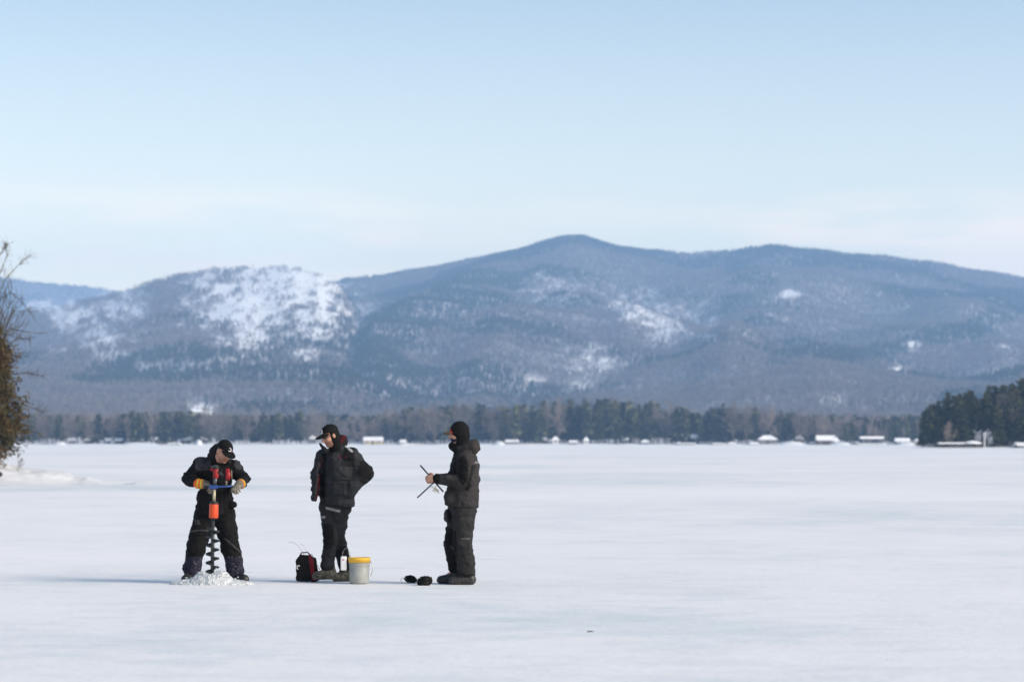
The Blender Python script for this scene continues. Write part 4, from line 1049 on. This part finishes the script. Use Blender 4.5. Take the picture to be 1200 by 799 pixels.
# front foot = right (far) slightly behind in depth, toe pointing left
b2 = body(f2, J, hands=((J['wrR'], (.3, -.1, -1), (.4, .3, 0), (-.3, -1, .2)), (J['wrL'], (-.7, .1, -.7), (0, .8, 0), (-.6, .0, .6))))
Fd = Field((-.5, -.45, .6), (.5, .4, 1.7), .0075)
Fd.caps(q(395, 546, 0), q(395, 590, 0), .185, .22, .05, R=RT2, sc=(1.08, .85, 1)); Fd.caps(q(383, 536, .06), q(409, 536, -.05), .10, .10, .06)
Fd.caps(q(395, 536, 0), q(396, 526, 0), .115, .085, .04)
sleeve(Fd, J['shR'], J['elR'], q(371.5, 574, -.05), (.085, .075, .068), .04); sleeve(Fd, J['shL'], J['elL'], q(411, 574, -.16), (.105, .10, .085), .05); Fd.caps(q(406, 545, -.03), q(414, 562, -.06), .09, .08, .03)
# open front panel hanging at left, with gap
Fd.caps(q(372, 545, -.12), q(369, 584, -.16), .045, .055, .03, R=RT2, sc=(1, .6, 1))
Fd.caps(q(379.5, 538, -.24), q(378, 592, -.26), .028, .034, .015, op='sub')
Fd.box(q(399, 572, -.215), (.085, .03, .075), frame((-.25, -1, 0)), .02, .015)
Fd.cut(q(395, 592, 0), (-.10, 0, -1), .01)
Fd.fold(.015, wrinkle(24, 7)); Fd.fold(.009, wrinkle(29, 16))
def cj2(p):
    px, py = f2.pp(p); c = np.tile(np.array((.042, .045, .052)), (len(p), 1)); fr = p[:,1] < .02
    blk = ((px-428)/9)**2+((py-553)/14)**2 < 1; c[blk] = (.014, .014, .016)
    c[(px > 404) & (py < 547) & (py > 524) & (px < 416)] = (.018, .019, .021)
    gap = fr & (np.abs(px-(379.5-.04*(py-540))) < 3.2) & (py > 527); c[gap] = (.007, .007, .008)
    lin = fr & (np.abs(px-(376.2-.10*(py-545))) < 1.0) & (py > 536); c[lin] = (.09, .010, .018)
    c[fr & (px < 375) & (py < 534)] = (.05, .052, .056)
    st = lineseg(px, py, (404.5, 522.2), (413, 529.2), 1.3) & (p[:,1] < .1); c[st] = (.62, .64, .64)
    st = lineseg(px, py, (374, 527.5), (379, 527.5), .8) & fr; c[st] = (.35, .37, .38)
    tx = ((np.abs(py-535.5) < 1.6) & (px > 397) & (px < 408) & (np.sin(px*3.0) > -.2) & fr); c[tx] = (.11, .014, .022)
    pk = fr & (lineseg(px, py, (388, 560), (394, 563.5), .55) | lineseg(px, py, (394, 563.5), (409, 562.5), .55) | lineseg(px, py, (410, 563), (411, 574), .6)); c[pk] = (.009, .009, .01)
    return c
f2.part('jacket', Fd.mesh('jacket', cj2), M_cloth)
# raised collar, red inside
Fd = Field(q(365, 550, -.3), q(425, 490, .3), .0065)
Fd.caps(q(394.5, 532, -.02), q(396.5, 517, .03), .098, .082, .02); Fd.caps(q(392.5, 528, -.04), q(389, 508, -.06), .068, .082, .01, op='sub')
Fd.caps(q(382, 529, -.12), q(375.5, 520.5, -.10), .035, .016, .02); Fd.ell(q(402, 517.5, .03), (.055, .07, .07), k=.03)
Fd.fold(.009, wrinkle(33, 14))
def cc2(p):
    px, py = f2.pp(p); c = np.tile(np.array((.020, .021, .023)), (len(p), 1))
    rd = (p[:,1] < .05) & lineseg(px, py, (403.5, 512), (391, 529), 2.3); c[rd] = (.12, .010, .020); return c
f2.part('collar', Fd.mesh('collar', cc2), M_cloth)
# balaclava behind the face
Fd = Field(q(365, 540, -.3), q(415, 490, .2), .006); hc = J['head']
Fd.ell(hc+RH2@np.array([0, -.018, .0]), (.086, .095, .118), RH2, .01); Fd.caps(hc+RH2@np.array([0, -.01, -.06]), q(394, 528, -.02), .072, .08, .03)
Fd.ell(hc+RH2@np.array([0, .10, -.015]), (.064, .10, .10), RH2, .008, 'sub')
f2.part('balaclava', Fd.mesh('balaclava', lambda p: np.tile(np.array((.009, .009, .010)), (len(p), 1))), M_cloth)
cap(f2, J['head'], RH2)
def Lh(hd, R, a, b, c): return hd + R@np.array([a, b, c])
g_ = MB()
for sx in (-1, 1):
    vs = [Lh(hc, RH2, sx*.032+.022*math.cos(t)*1.0, .104-.25*abs(sx*.032+.022*math.cos(t))**1.0*.6, .004+.014*math.sin(t)) for t in np.linspace(0, 2*PI, 12, endpoint=False)]
    vs2 = [v + RH2@np.array([0, -.004, 0]) for v in vs]; n0 = 12
    g_.add(vs+vs2, [tuple(range(12)), tuple(range(12, 24))[::-1]] + [(k, k+12, (k+1) % 12+12, (k+1) % 12) for k in range(12)])
    g_.tube([Lh(hc, RH2, sx*.054, .094, .008), Lh(hc, RH2, sx*.082, .0, .008)], .003, 6)
g_.tube([Lh(hc, RH2, -.012, .104, .010), Lh(hc, RH2, .012, .104, .010)], .003, 6)
g_.build('sunglasses', mat('dark_lens', (.01,.01,.012), .1, spec=.7), f2.root)
Fd = Field((-.4, -.35, .02), (.4, .4, 1.0), .0075)
Fd.caps(q(386, 594, .03), q(400, 594, -.01), .13, .13, .05)
Fd.chain([q(386, 602, .03), q(387.5, 634, -.02), q(384, 662, -.06)], (.118, .084, .088), .02); Fd.chain([q(397.5, 602, -.01), q(395.5, 628, .07), q(403.5, 663, .06)], (.118, .088, .078), .012)
Fd.cut(q(392, 672, 0), (-.1, 0, -1), .005); Fd.fold(.013, wrinkle(44, 7)); Fd.fold(.009, wrinkle(49, 17))
def ct2(p):
    px, py = f2.pp(p); c = np.tile(np.array((.034, .035, .040)), (len(p), 1)); fr = p[:,1] < .12
    kn = fr & (((px-384)/7.5)**4+((py-628)/15)**4 < 1); c[kn] = (.010, .010, .011)
    c[(px > 397) & (py > 640)] = (.012, .013, .015)
    s1 = lineseg(px, py, (383, 595.3), (398, 598.6), 1.5) & fr; c[s1] = (.42, .43, .44)
    s2 = lineseg(px, py, (373, 606.6), (380.5, 605.6), 1.3) & fr; c[s2] = (.42, .43, .44)
    return c
f2.part('trousers', Fd.mesh('trousers', ct2), M_cloth)
boot(f2, q(385, 666, -.06), q(371.5, 673, -.13), M_camo, ground=.026); boot(f2, q(404, 669, .06), q(394, 676, .0), M_camo)

# ---------- person 3: man in hooded jacket holding sticks ----------
f3 = Fig('man in charcoal hooded jacket standing in profile, holding crossed sticks', 538, 684)
q = f3.q
RT3 = frame((-1, -.12, 0)); RH3 = frame((-1, -.10, -.12))
J = dict(head=q(538, 508.5, 0), R=RH3, RT=RT3, neck=q(543, 526, 0), chest=q(544, 550, 0), pelvis=q(541, 592, 0),
         shL=q(546, 537, -.20), elL=q(546.5, 565, -.25), wrL=q(511, 560.5, -.20), shR=q(544, 537, .20), elR=q(540, 564, .24), wrR=q(511, 562, -.03),
         hipL=q(544, 602, -.09), knL=q(543, 638, -.10), anL=q(548, 672, -.09), toeL=q(532, 680, -.10),
         hipR=q(538, 602, .09), knR=q(530.5, 636, .09), anR=q(533.5, 670, .09), toeR=q(516, 678, .07), skin=(.45,.24,.17), beard=.7)
body(f3, J, hands=((J['wrL'], (-1, .1, -.05), (0, 1, -.15), (-.1, .1, 1), (.9, 1.1, .8)), (J['wrR'], (-1, -.15, -.05), (0, -1, -.1), (-.1, -.1, 1), (.9, 1.1, .8))))
Fd = Field((-.5, -.45, .6), (.5, .45, 1.7), .0075)
Fd.caps(q(544.5, 548, 0), q(541, 590, 0), .185, .215, .05, R=RT3, sc=(1.15, .92, 1)); Fd.caps(q(545, 538, -.14), q(545, 538, .14), .11, .11, .05)
Fd.caps(q(543.5, 537, 0), q(541.5, 524, 0), .125, .095, .05)
sleeve(Fd, J['shL'], J['elL'], q(513, 560.5, -.2), (.105, .088, .062), .025); sleeve(Fd, J['shR'], J['elR'], q(513, 562, -.04), (.10, .085, .06), .025)
Fd.ell(q(527, 583, -.17), (.075, .05, .085), k=.04)
Fd.cut(q(541, 594.5, 0), (-.09, 0, -1), .01)
Fd.fold(.013, wrinkle(54, 7)); Fd.fold(.009, wrinkle(59, 15))
def cj3(p):
    px, py = f3.pp(p); c = np.tile(np.array((.056, .052, .055)), (len(p), 1))
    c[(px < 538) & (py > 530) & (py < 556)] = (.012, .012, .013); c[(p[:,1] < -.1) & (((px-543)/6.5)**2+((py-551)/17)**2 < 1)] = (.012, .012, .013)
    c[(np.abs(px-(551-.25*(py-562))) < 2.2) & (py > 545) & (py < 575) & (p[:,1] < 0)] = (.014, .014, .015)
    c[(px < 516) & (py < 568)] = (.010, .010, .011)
    lg = (np.abs(py-542.3) < 1.3) & (px > 556.5) & (px < 562) & (np.sin(px*5) > -.5); c[lg] = (.40, .40, .42)
    z = lineseg(px, py, (526, 548), (527, 552), .5) | lineseg(px, py, (524, 567), (524.5, 571), .5); c[z] = (.16, .16, .16)
    return c
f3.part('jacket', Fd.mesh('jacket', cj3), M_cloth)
Fd = Field(q(515, 560, -.35), q(580, 495, .35), .007)
Fd.ell(q(552.5, 524, 0), (.10, .135, .105), k=.02); Fd.caps(q(545, 528, -.02), q(531, 523, 0), .105, .055, .04); Fd.ell(q(539, 510, 0), (.085, .09, .135), k=.02, op='sub')
Fd.ell(q(549.5, 513.5, 0), (.06, .08, .05), k=.03, op='sub'); Fd.fold(.010, wrinkle(63, 12))
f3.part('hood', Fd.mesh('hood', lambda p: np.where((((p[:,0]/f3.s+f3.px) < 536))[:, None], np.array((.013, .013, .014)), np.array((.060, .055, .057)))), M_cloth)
# knitted hood worn over an orange cap, gaiter
hc = J['head']; Fd = Field(hc-.25, hc+.25, .006)
Fd.ell(hc+RH3@np.array([0, -.008, .025]), (.096, .112, .118), RH3, .01); Fd.caps(hc+RH3@np.array([0, -.03, -.04]), q(541, 527, 0), .084, .09, .03)
Fd.ell(hc+RH3@np.array([0, .142, .0]), (.075, .075, .095), RH3, .008, 'sub'); Fd.fold(.004, wrinkle(73, 18))
f3.part('balaclava', Fd.mesh('balaclava', lambda p: np.tile(np.array((.009, .009, .010)), (len(p), 1))), M_cloth)
Fd = Field(hc-.25, hc+.25, .005); Fd.ell(hc+RH3@np.array([0, .018, -.06]), (.068, .085, .05), RH3, .01); Fd.cut(hc+RH3@np.array([0, 0, -.03]), RH3@np.array([0, 0, 1.]))
f3.part('neck_gaiter', Fd.mesh('neck_gaiter', lambda p: np.tile(np.array((.02, .035, .10)), (len(p), 1))), M_cloth)
Fd = Field(hc-.25, hc+.25, .005); Fd.ell(hc+RH3@np.array([0, .008, .035]), (.084, .094, .085), RH3, .0); Fd.cut(hc+RH3@np.array([0, 0, .028]), RH3@np.array([0, 0, -1.]))
F2_ = Field(hc-.25, hc+.25, .005); F2_.ell(hc+RH3@np.array([0, .105, .022]), (.07, .075, .018), RH3, 0); F2_.cut(hc+RH3@np.array([0, .06, 0]), RH3@np.array([0, -1., 0])); F2_.cut(hc+RH3@np.array([0, 0, .020]), RH3@np.array([0, -.1, -1.]))
F3_ = Field(hc-.25, hc+.25, .005); F3_.ell(hc+RH3@np.array([0, .025, -.005]), (.083, .070, .055), RH3, 0); F3_.ell(hc+RH3@np.array([0, .13, -.01]), (.06, .07, .04), RH3, .0, 'sub')
Fd.V = np.minimum(np.minimum(Fd.V, F2_.V), F3_.V)
def ccap(p):
    l = (p-hc)@RH3; c = np.tile(np.array((.62, .05, .03)), (len(p), 1)); b_ = l[:,1] > .095; c[b_] = (.22, .15, .09); return c
f3.part('cap', Fd.mesh('cap', ccap), M_cloth)
Fd = Field((-.4, -.35, .0), (.4, .4, 1.0), .0075)
Fd.caps(q(543, 597, -.07), q(540, 597, .07), .15, .145, .05)
Fd.chain([J['hipL'], q(542, 636, -.10), q(547.5, 668, -.09)], (.135, .112, .105), .03); Fd.chain([J['hipR'], q(531, 636, .08), q(534, 664, .09)], (.13, .108, .10), .03)
Fd.ell(q(523.5, 604, .0), (.035, .08, .075), k=.03)
Fd.cut(q(540, 681, 0), (.15, 0, -1), .005); Fd.fold(.014, wrinkle(84, 7)); Fd.fold(.009, wrinkle(89, 16))
def ct3(p):
    px, py = f3.pp(p); c = np.tile(np.array((.042, .041, .044)), (len(p), 1))
    kn = (((px-527)/8.5)**4+((py-640)/21)**4 < 1) | ((px < 534) & (py > 655)); c[kn] = (.010, .010, .011)
    c[(px < 527.5) & (py < 612) & (py > 597)] = (.065, .065, .070)
    c[(np.abs(py-630.5) < .6) & (px > 540) & (px < 551) & (p[:,1] < 0)] = (.15, .15, .155)
    c[lineseg(px, py, (528, 640), (531, 643), .8)] = (.12, .12, .12)
    c[(px > 538) & (py > 672)] = (.016, .015, .016)
    return c
f3.part('trousers', Fd.mesh('trousers', ct3), M_cloth)
boot(f3, q(547, 674, -.10), q(531.5, 681, -.11), M_bootblk); boot(f3, q(533, 671, .09), q(517, 678, .07), M_bootblk)
# crossed sticks (a tip-up) in his hands
hx = P(506, 561, f3.D-.12); r = empty('crossed_sticks', tuple(hx)); tag(r, 'pair of thin dark crossed sticks held by the man in profile', 'fishing tip-up')
def hs(px, py, y): v = P(px, py, f3.D+y); return tuple(v-hx)
MB().tube([hs(492.5, 545, -.12), hs(519.5, 576, -.14)], .009, 8).build('stick', M_dark, r, True)
MB().tube([hs(489, 583, -.16), hs(514, 560, -.10)], .008, 8).build('stick', M_dark, r, True)
MB().tube([hs(505, 566, -.13), hs(507, 574, -.13)], .002, 5).build('line', M_white, r, True)
fl = []
Fd = Field((-.1, -.1, -.1), (.1, .1, .1), .004)
for i in range(9): a = rs.normal(0, 1, 3); a /= np.linalg.norm(a); Fd.caps((0, 0, .02), tuple(a*np.array([.065, .04, .055])), .006, .004, .004)
o = link('lure_flag', Fd.mesh('lure_flag'), mat('pale_flag', (.62,.68,.55), .6, alt=(.75,.62,.52), scale=18), r, True); o.location = hs(510, 574, -.13)

# ---------- things on the ice ----------
def gp(px, py): D = GD(py); return np.array([P(px, py, D)[0], D, 0.0]), D/F
g0, s0 = gp(421, 683.5)
r = empty('bucket', tuple(g0)); tag(r, 'frosted clear plastic bucket with yellow rim standing on the ice', 'bucket')
def lathe(prof, n=40):
    vs = [(a*math.cos(2*PI*k/n), a*math.sin(2*PI*k/n), b) for a, b in prof for k in range(n)]
    fs = [(j*n+k, j*n+(k+1) % n, (j+1)*n+(k+1) % n, (j+1)*n+k) for j in range(len(prof)-1) for k in range(n)]
    return MB().add(vs, fs)
hB = 30.5*s0
lathe([(.0, .004), (.104, .004), (.108, .012), (.118, hB-.05), (.114, hB-.05), (.104, .016), (0, .016)]).build('shell', M_bucket, r, True)
lathe([(.113, hB-.055), (.123, hB-.057), (.124, hB-.03), (.127, hB-.028), (.127, hB), (.113, hB), (.113, hB-.055)]).build('rim', M_yellow, r, True)
for k in range(2): lathe([(.1165, hB-.095+k*.03), (.1195, hB-.093+k*.03), (.1195, hB-.085+k*.03), (.1165, hB-.083+k*.03)]).build('ridge', M_bucket, r, True)
MB().tube([(.126, 0, hB-.04)] + [(.126+.028*math.sin(PI*t), -.05*math.sin(PI*t*.5), hB-.04-.17*t) for t in (.2, .4, .6, .8, 1)], .0035, 6).build('bail_handle', M_metal, r, True)
lump('slush', (0, 0, .07), (.095, .095, .055), M_snow, 5, parent=r)
g1, _ = gp(405.3, 681.5)
r = empty('bait_container', (g1[0], g0[1]-.03, 15.5*s0)); tag(r, 'small white bait container hooked on the bucket side by a wire loop', 'bait container')
Fd = Field((-.06, -.06, 0), (.06, .06, .2), .004); Fd.box((0, 0, .08), (.034, .028, .08), rad=.015); link('case', Fd.mesh('case'), M_white, r, True)
MB().box(-.012, .006, -.031, -.027, .115, .128).build('red_mark', mat('red_mark', (.4,.04,.04), .5), r)
MB().tube([(-.015, 0, .158), (-.012, 0, .20), (.012, 0, .245), (.045, 0, .25), (.07, 0, .21), (.075, 0, .145)], .0028, 6).build('wire_loop', M_metal, r, True)
# tackle bag
g2, s2 = gp(360.5, 680.9)
r = empty('tackle_bag', tuple(g2)); tag(r, 'black soft tackle bag with red side standing by the man\'s boot', 'bag')
Wb = 13.2*s2; Hb = 32*s2
Fd = Field((-.2, -.15, -.02), (.2, .15, .4), .0055)
Fd.box((-.015, 0, Hb*.40), (Wb-.015, .09, Hb*.40), rad=.025); Fd.box((-.03, 0, Hb*.80), (Wb-.055, .075, Hb*.17), rad=.03, k=.06)
Fd.box((.06, 0, Hb*.42), (.055, .085, Hb*.42), frame((0, 1, 0), (-.22, 0, 1)), .02, .02); Fd.cut((0, 0, .002), (0, 0, -1)); Fd.cut((Wb+.006, 0, 0), (1, 0, 0), .01); Fd.fold(.009, wrinkle(91, 14))
def cb(p):
    c = np.tile(np.array((.010, .010, .011)), (len(p), 1)); t = p[:,0]-(.012-.0*p[:,2]) + .13*(p[:,2]-.1)
    c[(t > .030) & (t < .078) & (p[:,2] > .015)] = (.20, .012, .025); c[(t > .049) & (t < .053)] = (.08, .008, .012); return c
bg_ = link('bag_body', Fd.mesh('bag_body', cb), M_cloth, r, True)
MB().tube([(-.09, -.03, Hb*.93), (-.07, -.03, Hb+.015), (.0, -.03, Hb+.02), (.04, -.03, Hb*.95)], .008, 6).build('carry_handle', M_fabric_black, r, True)
MB().tube([(-.10+.016*math.cos(t), -.094, .165+.022*math.sin(t)) for t in np.linspace(.5, 4.6, 8)], .006, 6).build('emblem', M_white, r, True)
MB().tube([(.045, .0, Hb), (.09, .01, Hb*.7), (Wb+.01, .01, .13)], .004, 6).build('strap', M_fabric_black, r, True)
def rod(name, label, pts):
    o = MB().tube([np.array(p) for p in pts], list(np.linspace(.0035, .0015, len(pts))), 6).build(name, M_metal, None, True); o.location = tuple(g2); tag(o, label, 'fishing rod', 'fishing rods poking from the bag')
rod('fishing_rod', 'thin curved fishing rod sticking out of the bag, reaching furthest left', [((x-360.5)*s2, .02, (681.2-y)*s2) for x, y in ((363, 662), (355, 648), (349, 639.5), (344, 636), (338, 635))])
rod('fishing_rod', 'shorter thin fishing rod sticking out of the bag nearer the leg', [((x-360.5)*s2, -.01, (681.2-y)*s2) for x, y in ((368, 664), (361, 648), (356, 640), (351, 636.5))])
# pair of dark mitts
def mitt(px, py, wpx, hpx, seed, label, tilt, ring=False):
    g, s = gp(px, py); r = empty('mitten', tuple(g)); tag(r, label, 'mitten', 'dark mittens lying on the ice')
    W_ = wpx*s/2; H_ = hpx*s
    Fd = Field((-.16, -.14, -.02), (.16, .14, .16), .0045); Fd.ell((0, 0, H_*.42), (W_, .065, H_*.6), frame((0, 1, 0), (tilt, 0, 1)), .01)
    Fd.caps((W_*.3, -.05, .02), (-W_*.5, -.075, .018), .02, .014, .015); Fd.cut((0, 0, .001), (0, 0, -1), .006); Fd.fold(.012, wrinkle(seed, 26))
    link('shell', Fd.mesh('shell', lambda p: np.where((vn(p[:,0]*90+seed, p[:,1]*90, p[:,2]*90) > .80)[:, None], np.array((.09, .09, .085)), np.array((.010, .010, .010)))), M_cloth, r, True)
    if ring: MB().tube([(-W_*.8+.03*math.cos(t)-.02, -.05, .03+.03*math.sin(t)) for t in np.linspace(0.6, 4.4, 10)], .003, 6).build('wrist_loop', M_metal, r, True)
mitt(481.5, 682.5, 16, 9, 3, 'left of two dark mittens on the ice, with thin wrist loop', .25, True)
mitt(498, 685.3, 19, 10.8, 8, 'larger rounded dark mitten, right of the pair on the ice', -.15)
g, s = gp(692, 740); o = lump('ice_chip', tuple(g+np.array([0, 0, .004])), (.028, .02, .008), mat('dark_bark_bit', (.22,.22,.24), .8), 4, 'tiny dark chip lying alone on open ice at lower centre', 'debris')

for lst in (conP, barP, ptP, brP):
    for o in lst:
        if id(o) not in used:
            for c in list(o.children): bpy.data.objects.remove(c)
            bpy.data.objects.remove(o)

# a thin cloud over the near lake, high up towards the sun, dims the light on the ice
def cloud(cx, cy, cz, rx, ry, rz, seed):
    n, m_ = 96, 48; a = np.linspace(0, 2*PI, n, endpoint=False); b = np.linspace(-PI/2, PI/2, m_)
    A, B = np.meshgrid(a, b, indexing='xy'); d = np.stack([np.cos(A)*np.cos(B), np.sin(A)*np.cos(B), np.sin(B)], -1)
    k = .72+.6*fbm(d[...,0]*2.2+5+seed, d[...,1]*2.2+5, d[...,2]*2+5, 5)
    V = np.stack([cx+d[...,0]*rx*k, cy+d[...,1]*ry*k, cz+d[...,2]*rz*k*np.where(d[...,2] > 0, 1.6, .7)], -1).reshape(-1, 3)
    i = np.arange(n*m_).reshape(m_, n); j = np.roll(i, -1, axis=1)
    return mesh('cloud', V, np.stack([i[:-1], j[:-1], j[1:], i[1:]], -1).reshape(-1, 4))
M_cl = bpy.data.materials.new('thin_cloud'); M_cl.use_nodes = True; n_ = M_cl.node_tree.nodes; l_ = M_cl.node_tree.links; n_.remove(n_['Principled BSDF'])
tr_ = n_.new('ShaderNodeBsdfTransparent'); tl_ = n_.new('ShaderNodeBsdfTranslucent'); tl_.inputs['Color'].default_value = (.95, .95, .95, 1)
mx_ = n_.new('ShaderNodeMixShader'); mx_.inputs[0].default_value = .20; l_.new(tr_.outputs[0], mx_.inputs[1]); l_.new(tl_.outputs[0], mx_.inputs[2]); l_.new(mx_.outputs[0], n_['Material Output'].inputs['Surface'])
cd = 1500/math.tan(SUN_EL)
tag(link('cloud', cloud(math.sin(SUN_AZ)*cd-40, 90+math.cos(SUN_AZ)*cd, 1500, 620, 560, 110, 2), M_cl, None, True), 'thin white cloud drifting over the near lake', 'cloud', kind='structure')
